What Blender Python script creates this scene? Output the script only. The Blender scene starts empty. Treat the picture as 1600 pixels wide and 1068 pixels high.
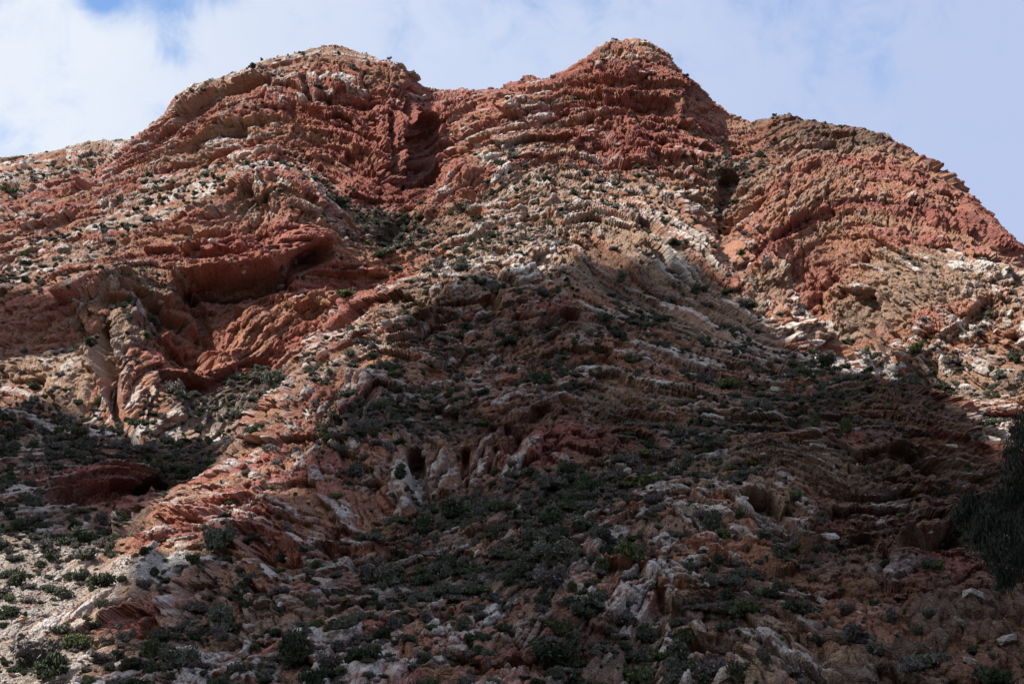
import bpy, bmesh, math, random
import numpy as np
from mathutils import Vector, Euler, Matrix

# ------------------------------------------------------------------ camera, sky, sun, exposure
scn = bpy.context.scene
COL = scn.collection
PITCH = math.radians(16.0)
HFOV = math.radians(40.0)
CAMZ = 1.7
FPX = 800.0 / math.tan(HFOV / 2)          # focal length in pixels of the 1600 px wide photograph

cam_d = bpy.data.cameras.new('camera')
cam_d.sensor_width = 36.0
cam_d.lens = 18.0 / math.tan(HFOV / 2)
cam_d.clip_start = 0.1
cam_d.clip_end = 20000
cam = bpy.data.objects.new('camera', cam_d)
cam.location = (0, 0, CAMZ)
cam.rotation_euler = (math.pi / 2 + PITCH, 0, 0)
COL.objects.link(cam)
scn.camera = cam

SUN_AZ = math.radians(-118.0)             # from +Y, clockwise positive: the sun stands to the left, a little behind the camera
SUN_EL = math.radians(48.0)
SUN_DIR = np.array([math.sin(SUN_AZ) * math.cos(SUN_EL), math.cos(SUN_AZ) * math.cos(SUN_EL), math.sin(SUN_EL)])
sun_d = bpy.data.lights.new('sun', 'SUN')
sun_d.energy = 5.0
sun_d.angle = math.radians(0.53)
sun_d.color = (1.0, 0.94, 0.86)
sun = bpy.data.objects.new('sun', sun_d)
sun.rotation_euler = Vector(tuple(SUN_DIR)).to_track_quat('Z', 'Y').to_euler()
COL.objects.link(sun)

world = bpy.data.worlds.new('World')
scn.world = world
world.use_nodes = True
def build_world():
    nt = world.node_tree
    N, L = nt.nodes, nt.links
    N.clear()
    out = N.new('ShaderNodeOutputWorld')
    bg = N.new('ShaderNodeBackground')
    bg.inputs['Strength'].default_value = 0.15
    L.new(bg.outputs[0], out.inputs[0])
    sky = N.new('ShaderNodeTexSky')
    sky.sky_type = 'NISHITA'
    sky.sun_disc = False
    sky.sun_elevation = SUN_EL
    sky.sun_rotation = SUN_AZ
    sky.air_density = 1.0
    sky.dust_density = 0.0
    sky.ozone_density = 4.0
    tc = N.new('ShaderNodeTexCoord')
    def noise(scale, detail, rough, dist=0.0, off=(0, 0, 0), sc=(1, 1, 1)):
        mp = N.new('ShaderNodeMapping')
        mp.inputs['Location'].default_value = off
        mp.inputs['Scale'].default_value = sc
        L.new(tc.outputs['Generated'], mp.inputs['Vector'])
        n = N.new('ShaderNodeTexNoise')
        n.inputs['Scale'].default_value = scale
        n.inputs['Detail'].default_value = detail
        n.inputs['Roughness'].default_value = rough
        n.inputs['Distortion'].default_value = dist
        L.new(mp.outputs[0], n.inputs['Vector'])
        return n.outputs['Fac']
    def math_(op, a, b=None, c=None):
        m = N.new('ShaderNodeMath'); m.operation = op
        for i, v in enumerate((a, b, c)):
            if v is None: continue
            if isinstance(v, (int, float)): m.inputs[i].default_value = v
            else: L.new(v, m.inputs[i])
        return m.outputs[0]
    # breaks in the cloud deck: directions where the blue shows
    holes = [((150, 0), 0.009, 0.75), ((190, -12), 0.012, 0.5), ((262, 25), 0.013, 0.45), ((275, 82), 0.008, 0.55), ((350, -16), 0.012, 0.75), ((85, 150), 0.014, 0.16),
             ((5, 225), 0.012, 0.35), ((480, 40), 0.012, 0.22), ((622, 78), 0.012, 0.25), ((740, -90), 0.04, 0.5), ((1200, -190), 0.08, 0.6), ((-160, -60), 0.05, 0.6), ((250, -75), 0.025, 0.8)]
    acc = None
    for (px, py), rad, amp in holes:
        u = (px - 800) / FPX; v = (534 - py) / FPX
        d = Vector((u, math.cos(PITCH) - v * math.sin(PITCH), math.sin(PITCH) + v * math.cos(PITCH))).normalized()
        vm = N.new('ShaderNodeVectorMath'); vm.operation = 'DISTANCE'
        L.new(tc.outputs['Generated'], vm.inputs[0]); vm.inputs[1].default_value = d
        q = math_('DIVIDE', vm.outputs['Value'], rad)
        g = math_('MULTIPLY', math_('POWER', 2.71828, math_('MULTIPLY', math_('MULTIPLY', q, q), -0.5)), amp)
        acc = g if acc is None else math_('ADD', acc, g)
    wob = math_('SUBTRACT', noise(9.0, 8, 0.6, 0.6, (3.1, 0.4, 1.7)), 0.5)
    wob2 = math_('SUBTRACT', noise(30.0, 8, 0.62, 0.5, (0.2, 5.0, 1.0)), 0.5)
    clear = math_('ADD', math_('ADD', acc, math_('MULTIPLY', wob, 0.9)), math_('MULTIPLY', wob2, 1.3))
    mr = N.new('ShaderNodeMapRange'); mr.interpolation_type = 'SMOOTHSTEP'
    L.new(clear, mr.inputs['Value'])
    mr.inputs['From Min'].default_value = 0.02; mr.inputs['From Max'].default_value = 1.0
    mr.inputs['To Min'].default_value = 0.0; mr.inputs['To Max'].default_value = 1.0
    # cloud brightness: bright to the left (towards the sun), thinner and bluer to the right
    sep = N.new('ShaderNodeSeparateXYZ'); L.new(tc.outputs['Generated'], sep.inputs[0])
    side = N.new('ShaderNodeMapRange'); L.new(sep.outputs['X'], side.inputs['Value'])
    side.inputs['From Min'].default_value = -0.32; side.inputs['From Max'].default_value = 0.30
    tex = math_('MULTIPLY', math_('SUBTRACT', noise(5.0, 7, 0.55, 0.4, (1.0, 2.0, 7.0)), 0.5), 0.30)
    sfac = math_('ADD', side.outputs[0], tex)
    ramp = N.new('ShaderNodeValToRGB')
    L.new(sfac, ramp.inputs['Fac'])
    ramp.color_ramp.elements[0].position = 0.0
    ramp.color_ramp.elements[0].color = (0.84, 0.90, 1.0, 1)
    ramp.color_ramp.elements[1].position = 1.0
    ramp.color_ramp.elements[1].color = (0.50, 0.60, 0.86, 1)
    e = ramp.color_ramp.elements.new(0.45); e.color = (0.63, 0.72, 0.93, 1)
    cm = N.new('ShaderNodeVectorMath'); cm.operation = 'SCALE'
    L.new(ramp.outputs[0], cm.inputs[0]); cm.inputs['Scale'].default_value = 4.0
    mix = N.new('ShaderNodeMix'); mix.data_type = 'RGBA'
    L.new(mr.outputs[0], mix.inputs['Factor'])
    L.new(cm.outputs[0], mix.inputs['A'])
    L.new(sky.outputs[0], mix.inputs['B'])
    L.new(mix.outputs['Result'], bg.inputs['Color'])
build_world()
scn.view_settings.view_transform = 'Standard'
scn.view_settings.look = 'None'
scn.view_settings.gamma = 1
scn.view_settings.exposure = 0.7
scn.cycles.max_bounces = 4
scn.cycles.diffuse_bounces = 2
scn.cycles.transparent_max_bounces = 4

# ------------------------------------------------------------------ numeric helpers
RNG = np.random.default_rng(7)
random.seed(7)
def ihash(ix, iy, iz, seed):
    h = (ix.astype(np.uint32) * np.uint32(0x8da6b343)) ^ (iy.astype(np.uint32) * np.uint32(0xd8163841)) ^ (iz.astype(np.uint32) * np.uint32(0xcb1ab31f)) ^ np.uint32((seed * 0x9E3779B1) & 0xffffffff)
    h ^= h >> np.uint32(15); h *= np.uint32(0x2c1b3c6d); h ^= h >> np.uint32(12); h *= np.uint32(0x297a2d39); h ^= h >> np.uint32(15)
    return h
def h01(ix, iy=None, iz=None, seed=0):
    z = np.zeros_like(ix)
    return (ihash(ix, z if iy is None else iy, z if iz is None else iz, seed) >> np.uint32(8)).astype(np.float32) * np.float32(1 / 16777216.0)
def vnoise(p, freq, seed):
    """smooth value noise in -1..1; p is (n,3)"""
    q = p * np.float32(freq)
    f0 = np.floor(q); f = (q - f0).astype(np.float32); i = f0.astype(np.int32)
    w = f * f * f * (f * (f * 6 - 15) + 10)
    r = 0
    for dx in (0, 1):
        wx = w[:, 0] if dx else 1 - w[:, 0]
        for dy in (0, 1):
            wy = wx * (w[:, 1] if dy else 1 - w[:, 1])
            for dz in (0, 1):
                wz = wy * (w[:, 2] if dz else 1 - w[:, 2])
                r = r + wz * h01(i[:, 0] + dx, i[:, 1] + dy, i[:, 2] + dz, seed)
    return r * 2 - 1
def fbm(p, freq, octv, seed, gain=0.5, lac=2.03):
    r = 0; a = 1.0; tot = 0
    for k in range(octv):
        r = r + a * vnoise(p + np.float32(17.3 * k), freq, seed + k * 13)
        tot += a; a *= gain; freq *= lac
    return r / tot
def sstep(a, b, x):
    t = np.clip((x - a) / (b - a), 0, 1)          # a > b gives the falling step
    return t * t * (3 - 2 * t)

# ------------------------------------------------------------------ base terrain from surveyed points (pixel, pixel, distance in metres)
tanp = math.tan(PITCH)
def ray(px, py):
    """slope of the line of sight: X per metre of Y, Z per metre of Y"""
    u = (px - 800) / FPX; v = (534 - py) / FPX
    den = math.cos(PITCH) - v * math.sin(PITCH)
    return u / den, (math.sin(PITCH) + v * math.cos(PITCH)) / den
SKY = [(-200, 300, 440), (-80, 265, 438), (0, 250, 435), (100, 232, 432), (200, 217, 425), (232, 205, 392), (265, 155, 388), (330, 122, 388), (430, 90, 390), (520, 70, 392), (600, 96, 386), (632, 108, 382), (655, 138, 390),
       (700, 142, 398), (760, 140, 398), (850, 126, 392), (900, 107, 386), (932, 82, 382), (980, 72, 381), (1035, 98, 377), (1062, 125, 377), (1090, 152, 380), (1130, 172, 386), (1172, 192, 386), (1215, 188, 378), (1300, 196, 368),
       (1350, 206, 362), (1420, 241, 357), (1480, 277, 352), (1540, 332, 347), (1600, 392, 342), (1700, 470, 335), (1820, 540, 330)]
FACE = [  # left massif, upper
    (350, 150, 376), (420, 200, 364), (300, 230, 368), (240, 260, 365), (160, 270, 372), (60, 290, 385), (-80, 330, 380), (560, 200, 368), (600, 270, 353), (590, 325, 343), (500, 270, 352), (450, 240, 354),
    (100, 330, 348), (250, 315, 344), (330, 295, 338), (0, 400, 330), (-100, 420, 325), (100, 400, 322),
    # left massif, lower hump
    (400, 275, 326), (500, 320, 322), (350, 380, 310), (450, 450, 303), (230, 380, 316), (310, 590, 284), (400, 570, 287), (480, 520, 292), (520, 450, 304), (560, 370, 330),
    (130, 455, 297), (200, 435, 301), (200, 560, 274), (250, 675, 252), (0, 480, 306), (0, 580, 280), (0, 690, 250), (-120, 600, 275), (-120, 760, 230), (90, 610, 268), (100, 700, 243), (170, 737, 232), (170, 805, 217),
    (200, 842, 196), (90, 860, 188), (0, 850, 195), (-100, 880, 190), (100, 910, 174), (0, 960, 160), (-100, 980, 155), (50, 1060, 139), (-80, 1068, 140), (170, 920, 170), (140, 1000, 151),
    # gully left of the spur
    (600, 365, 338), (660, 300, 360), (672, 230, 382), (610, 385, 332), (588, 450, 320), (535, 520, 308), (445, 585, 294), (372, 640, 280), (300, 700, 260), (245, 770, 234),
    (668, 405, 302), (630, 450, 286), (575, 525, 268), (490, 600, 247), (410, 690, 229), (350, 745, 214),
    # central rib and spur
    (700, 260, 352), (740, 190, 376), (780, 250, 352), (850, 200, 366), (830, 330, 330), (780, 370, 312), (690, 400, 298), (900, 280, 348), (900, 350, 322), (285, 800, 200), (240, 830, 190),
    (850, 450, 288), (850, 540, 263), (850, 640, 236), (850, 740, 205), (850, 850, 174), (850, 960, 149), (850, 1068, 130), (650, 540, 262), (600, 650, 233), (600, 760, 200), (550, 880, 168), (500, 1000, 143), (500, 1068, 132), (300, 900, 168), (250, 1000, 147), (250, 1068, 137),
    (400, 800, 195), (1000, 400, 305), (1060, 345, 328), (1110, 420, 308), (1180, 490, 290), (1250, 560, 270), (1000, 540, 264), (1100, 620, 244), (1100, 720, 211), (1100, 860, 170), (1100, 1068, 127), (1200, 700, 218), (1200, 900, 158),
    # near hill at the right
    (1300, 598, 236), (1400, 604, 228), (1470, 640, 218), (1530, 700, 206), (1565, 752, 196), (1640, 830, 180), (1400, 700, 203), (1340, 800, 180), (1400, 870, 162), (1480, 850, 164), (1400, 960, 141), (1500, 1000, 130), (1600, 1068, 116), (1300, 1068, 122), (1720, 1000, 128), (1750, 1068, 116),
    # right massif
    (1000, 180, 366), (1100, 240, 362), (1080, 310, 348), (940, 220, 362), (980, 300, 343), (1150, 250, 374), (1132, 370, 346), (1090, 350, 336), (1180, 300, 348), (1160, 425, 326), (1250, 280, 348), (1350, 290, 344), (1350, 400, 324), (1250, 430, 312), (1460, 350, 332), (1450, 480, 303), (1210, 470, 318), (1275, 535, 312), (1300, 520, 306), (1380, 580, 300),
    (1560, 460, 298), (1600, 560, 276), (1700, 560, 285), (1600, 420, 312), (1470, 605, 294), (1540, 610, 286), (1600, 660, 272), (1610, 740, 254), (1560, 690, 268), (1720, 720, 240), (1720, 860, 205)]
pts, vals = [], []
for px, py, Y in SKY:
    a, b = ray(px, py)
    pts.append((a * Y, Y)); vals.append(CAMZ + b * Y)
    for dY, dz in ((28, 2.0), (95, -22.0)):
        pts.append((a * (Y + dY), Y + dY)); vals.append(CAMZ + b * Y + dz)
for px, py, Y in FACE:
    a, b = ray(px, py)
    pts.append((a * Y, Y)); vals.append(CAMZ + b * Y)
for px in (-300, 0, 300, 600, 800, 1000, 1300, 1600, 1900):      # foot of the slope, down to the valley floor
    a, _ = ray(px, 1068)
    for Y, z in ((104, 1.2), (84, -2.0)):
        pts.append((a * Y, Y)); vals.append(z)
pts = np.array(pts, float); vals = np.array(vals, float)
def tps(r2):
    return 0.5 * r2 * np.log(r2 + 1e-9)
def fit_tps(P, V, lam):
    n = len(P); S = 100.0
    Q = P / S
    K = tps(((Q[:, None] - Q[None]) ** 2).sum(-1)) + lam * np.eye(n)
    A = np.zeros((n + 3, n + 3)); A[:n, :n] = K; A[:n, n] = A[n, :n] = 1; A[:n, n + 1:] = Q; A[n + 1:, :n] = Q.T
    sol = np.linalg.solve(A, np.concatenate([V, np.zeros(3)]))
    def ev(X):
        Xq = X / S; r = np.empty(len(X))
        for s in range(0, len(X), 20000):
            c = Xq[s:s + 20000]
            r[s:s + 20000] = tps(((c[:, None] - Q[None]) ** 2).sum(-1)) @ sol[:n] + sol[n] + c @ sol[n + 1:]
        return r
    return ev
base = fit_tps(pts, vals, 2e-4)

A0, A1 = ray(-215, 534)[0], ray(1815, 534)[0]
NU, NY = 300, 440
gu = np.linspace(A0, A1, NU); gy = np.linspace(84, 500, NY)
GU, GY = np.meshgrid(gu, gy, indexing='ij')
GZ = base(np.stack([(GU * GY).ravel(), GY.ravel()], 1)).reshape(NU, NY)
def bil(G, fi, fj):
    i = np.clip(np.floor(fi).astype(int), 0, G.shape[0] - 2); j = np.clip(np.floor(fj).astype(int), 0, G.shape[1] - 2)
    a = np.clip(fi - i, 0, 1); b = np.clip(fj - j, 0, 1)
    return (G[i, j] * (1 - a) * (1 - b) + G[i + 1, j] * a * (1 - b) + G[i, j + 1] * (1 - a) * b + G[i + 1, j + 1] * a * b)
def zbase(u, Y):
    return bil(GZ, (u - A0) / (A1 - A0) * (NU - 1), (Y - 84) / 416.0 * (NY - 1))
YS = np.linspace(90, 498, 1600)
def hit(px, py):
    """where the line of sight through a photograph point meets the base terrain"""
    a, b = ray(px, py)
    z = zbase(np.full_like(YS, np.clip(a, A0, A1)), YS)
    k = np.nonzero(z >= CAMZ + b * YS)[0]
    if len(k) == 0:
        d = (CAMZ + b * YS) - z; i = int(np.argmin(d[200:])) + 200
    else:
        i = int(k[0])
    return np.array([a * YS[i], YS[i], z[i]])

# ------------------------------------------------------------------ folded strata: bedding traces -> two scalar fields (across beds, along beds) on the X-Z section
TRACES = [
 [(0,250),(120,232),(215,215)], [(0,300),(100,280),(200,250)], [(34,348),(108,314),(180,270)], [(95,300),(162,263),(240,215)], [(160,265),(250,200),(330,150)], [(294,179),(351,138),(405,122)], [(240,190),(300,140),(400,100),(520,85),(600,105)],
 [(263,230),(338,196),(456,175)], [(287,243),(388,199),(449,189)], [(469,118),(486,165)], [(525,115),(545,165)], [(500,205),(560,215),(610,225)], [(530,230),(597,258),(632,262),(650,220),(646,160)], [(486,192),(540,184)], [(550,304),(600,302),(641,290)], [(560,150),(600,160),(625,190)],
 [(692,189),(746,162),(817,148)], [(690,215),(750,195),(800,185)], [(631,331),(699,250),(766,223)], [(650,345),(740,290),(775,255)], [(834,189),(891,172)], [(880,205),(945,185)], [(921,88),(969,71),(1019,88),(1056,111)], [(920,130),(980,135),(1050,130)], [(900,215),(960,235),(1030,228)], [(1060,135),(1150,190)], [(1010,180),(1080,200),(1140,230)],
 [(900,280),(1000,275),(1100,290)], [(1212,242),(1269,208),(1330,198),(1374,221),(1440,260),(1500,310),(1560,370)], [(1144,309),(1195,262),(1249,232),(1296,225),(1364,238)], [(1138,387),(1212,316),(1276,269),(1330,262),(1397,269),(1482,289)], [(1144,420),(1219,346),(1269,316),(1347,306),(1431,309),(1499,316)],
 [(1175,444),(1229,370),(1279,343),(1330,330),(1397,343),(1515,363)], [(1195,480),(1235,400),(1270,370)], [(1260,490),(1275,420),(1310,385)], [(1315,500),(1325,440),(1350,400)], [(1364,465),(1465,461)], [(1397,480),(1480,462)], [(1499,461),(1600,417)], [(1560,451),(1640,420)], [(1350,539),(1414,519),(1482,502)], [(1400,570),(1480,530),(1560,490)], [(1578,590),(1590,500)], [(1250,530),(1330,545),(1400,530)], [(1070,300),(1120,300)], [(1070,340),(1125,345)],
 [(169,370),(243,363),(331,357)], [(180,400),(260,405),(350,395)], [(294,441),(378,434),(439,424),(500,390)], [(304,324),(354,290),(422,263),(472,277),(513,337)], [(330,350),(380,320),(430,305),(470,330)],
 [(270,569),(338,593),(415,566),(424,539),(381,468),(337,434)], [(240,520),(310,555),(345,545),(330,500),(300,460)], [(205,664),(162,586),(152,539),(128,485),(160,450),(210,432),(263,461)], [(300,680),(265,620),(215,545),(210,500),(240,470)],
 [(0,470),(60,465),(120,480)], [(0,520),(100,510)], [(70,620),(72,570)], [(110,625),(112,575)], [(0,650),(80,690),(180,720)], [(20,720),(90,700)], [(101,759),(169,735),(236,745),(267,759)], [(45,840),(20,790)], [(100,850),(70,790)], [(209,836),(236,809),(287,799),(337,806)], [(215,850),(260,838),(320,830)],
 [(142,995),(202,917),(250,870)], [(189,978),(263,924),(331,897)], [(243,1002),(304,951),(405,894)], [(324,873),(381,897)], [(388,813),(439,843),(469,877)], [(420,800),(480,860)], [(422,924),(523,883)], [(230,1025),(287,1046),(330,1064)], [(456,995),(540,1005)], [(350,1010),(430,980)],
 [(645,509),(706,492),(760,480)], [(611,539),(665,534)], [(587,549),(614,580),(658,617)], [(620,560),(660,600),(690,640)], [(545,630),(548,585)], [(925,384),(962,434),(1003,461)], [(950,370),(985,420),(1010,455)], [(996,384),(1003,434)], [(884,542),(952,549),(1019,559),(1070,586)], [(900,565),(960,572),(1050,605)],
 [(614,790),(617,740),(632,670)], [(655,780),(660,720),(680,650)], [(700,780),(702,720),(730,650)], [(745,785),(752,720),(790,655)], [(800,785),(795,740),(812,690),(870,650)], [(840,740),(870,700),(930,680)], [(900,640),(980,650),(1060,640)], [(880,905),(950,882),(1010,886),(1075,940)], [(935,985),(980,935),(1010,900)], [(975,990),(1015,940),(1040,920)], [(812,1023),(851,982),(890,945)],
 [(540,900),(650,890),(700,870)], [(560,1000),(650,985),(750,990)], [(700,930),(800,900)], [(700,1040),(790,1030)], [(1067,799),(1117,813),(1161,840),(1235,904)], [(1060,843),(1121,867),(1188,897),(1249,924)], [(1067,978),(1127,981),(1202,1008),(1250,1050)], [(1431,894),(1516,951),(1600,995)], [(1381,937),(1465,978),(1566,1045)], [(1500,890),(1600,940)], [(1397,870),(1438,843),(1482,813)], [(1425,875),(1475,838)], [(1296,850),(1350,819)], [(1250,680),(1400,660),(1520,700)], [(1150,740),(1250,730),(1300,760)], [(1230,640),(1350,610),(1450,640)], [(1380,740),(1450,720),(1530,740)], [(1260,960),(1340,1010)],
 [(1500,640),(1560,620),(1620,615)], [(430,690),(500,640),(560,600)], [(380,740),(480,700)], [(450,800),(520,760),(600,740)], [(430,470),(520,440),(620,420)], [(440,540),(530,490),(640,440)], [(700,430),(780,420),(850,400)], [(850,350),(930,338),(1010,350),(1060,400)], [(1060,400),(1110,450),(1170,500)], [(1010,450),(1080,470),(1150,520)], [(1100,560),(1200,590)], [(760,560),(840,540)], [(700,600),(780,600),(850,590)], [(1000,720),(1060,700),(1120,680)], [(930,800),(1000,780),(1050,780)],
]
sx, sz, snx, snz = [], [], [], []
for tr in TRACES:
    w = [hit(*p) for p in tr]
    for a, b in zip(w[:-1], w[1:]):
        d = np.array([b[0] - a[0], b[2] - a[2]]); l = np.hypot(*d)
        if l < 0.3: continue
        d /= l; m = max(1, int(l / 5))
        for k in range(m):
            q = a + (b - a) * (k + 0.5) / m
            sx.append(q[0]); sz.append(q[2]); snx.append(-d[1]); snz.append(d[0])
sx, sz, snx, snz = map(np.array, (sx, sz, snx, snz))
FX0, FX1, FZ0, FZ1, FH = -270.0, 270.0, -30.0, 260.0, 1.0
fx = np.arange(FX0, FX1 + FH, FH); fz = np.arange(FZ0, FZ1 + FH, FH)
def nfield(X, Z):
    ax = np.empty(X.size); az = np.empty(X.size); X = X.ravel(); Z = Z.ravel()
    for s in range(0, X.size, 20000):
        w = 1.0 / ((X[s:s + 20000, None] - sx) ** 2 + (Z[s:s + 20000, None] - sz) ** 2 + 3.0) ** 1.9
        ax[s:s + 20000] = w @ snx; az[s:s + 20000] = w @ snz
    l = np.hypot(ax, az) + 1e-9
    return ax / l, az / l
MX, MZ = np.meshgrid(fx, fz, indexing='ij')
nx, nz = nfield(MX, MZ)
nx = nx.reshape(MX.shape); nz = nz.reshape(MX.shape)
def poisson(gx, gz):
    n, m = gx.shape
    div = np.zeros((n, m))
    fxh = 0.5 * (gx[1:] + gx[:-1]); fzh = 0.5 * (gz[:, 1:] + gz[:, :-1])
    div[:-1] += fxh; div[1:] -= fxh; div[:, :-1] += fzh; div[:, 1:] -= fzh
    E = np.concatenate([div, div[::-1]], 0); E = np.concatenate([E, E[:, ::-1]], 1)
    F = np.fft.rfft2(E)
    kx = 2 * np.cos(2 * np.pi * np.fft.fftfreq(2 * n)) - 2; kz = 2 * np.cos(2 * np.pi * np.fft.rfftfreq(2 * m)) - 2
    D = kx[:, None] + kz[None]; D[0, 0] = 1
    F /= D; F[0, 0] = 0
    return np.fft.irfft2(F, E.shape)[:n, :m] * FH
def follow(gx, gz, f, lam, iters):
    """bend the field until its level lines follow the traces: tangential slope is punished hard, spacing only lightly"""
    def grad(a):
        x = np.zeros_like(a); z = np.zeros_like(a)
        x[:-1] = a[1:] - a[:-1]; z[:, :-1] = a[:, 1:] - a[:, :-1]
        return x / FH, z / FH
    def gradT(x, z):
        r = np.zeros_like(x)
        r[1:] += x[:-1]; r[:-1] -= x[:-1]; r[:, 1:] += z[:, :-1]; r[:, :-1] -= z[:, :-1]
        return r / FH
    tx, tz = gz, -gx
    def D(x, z):
        a = x * tx + z * tz; b = (x * gx + z * gz) * lam
        return a * tx + b * gx, a * tz + b * gz
    A = lambda a: gradT(*D(*grad(a)))
    b = gradT(*D(gx, gz))
    x = f.copy(); r = b - A(x); q = r.copy(); rs_ = (r * r).sum()
    for _ in range(iters):
        Aq = A(q); al = rs_ / ((q * Aq).sum() + 1e-12); x += al * q; r -= al * Aq; rn = (r * r).sum(); q = r + (rn / rs_) * q; rs_ = rn
    return x
SF = follow(nx, nz, poisson(nx, nz), 0.16, 500)
TF = follow(nz, -nx, poisson(nz, -nx), 0.2, 300)
_gx, _gz = np.gradient(SF, FH); _m = np.hypot(_gx, _gz)
print('bed spacing', np.percentile(_m, [5, 25, 50, 75, 95]))
def fld(G, X, Z):
    return bil(G, (X - FX0) / FH, (Z - FZ0) / FH)

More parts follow.
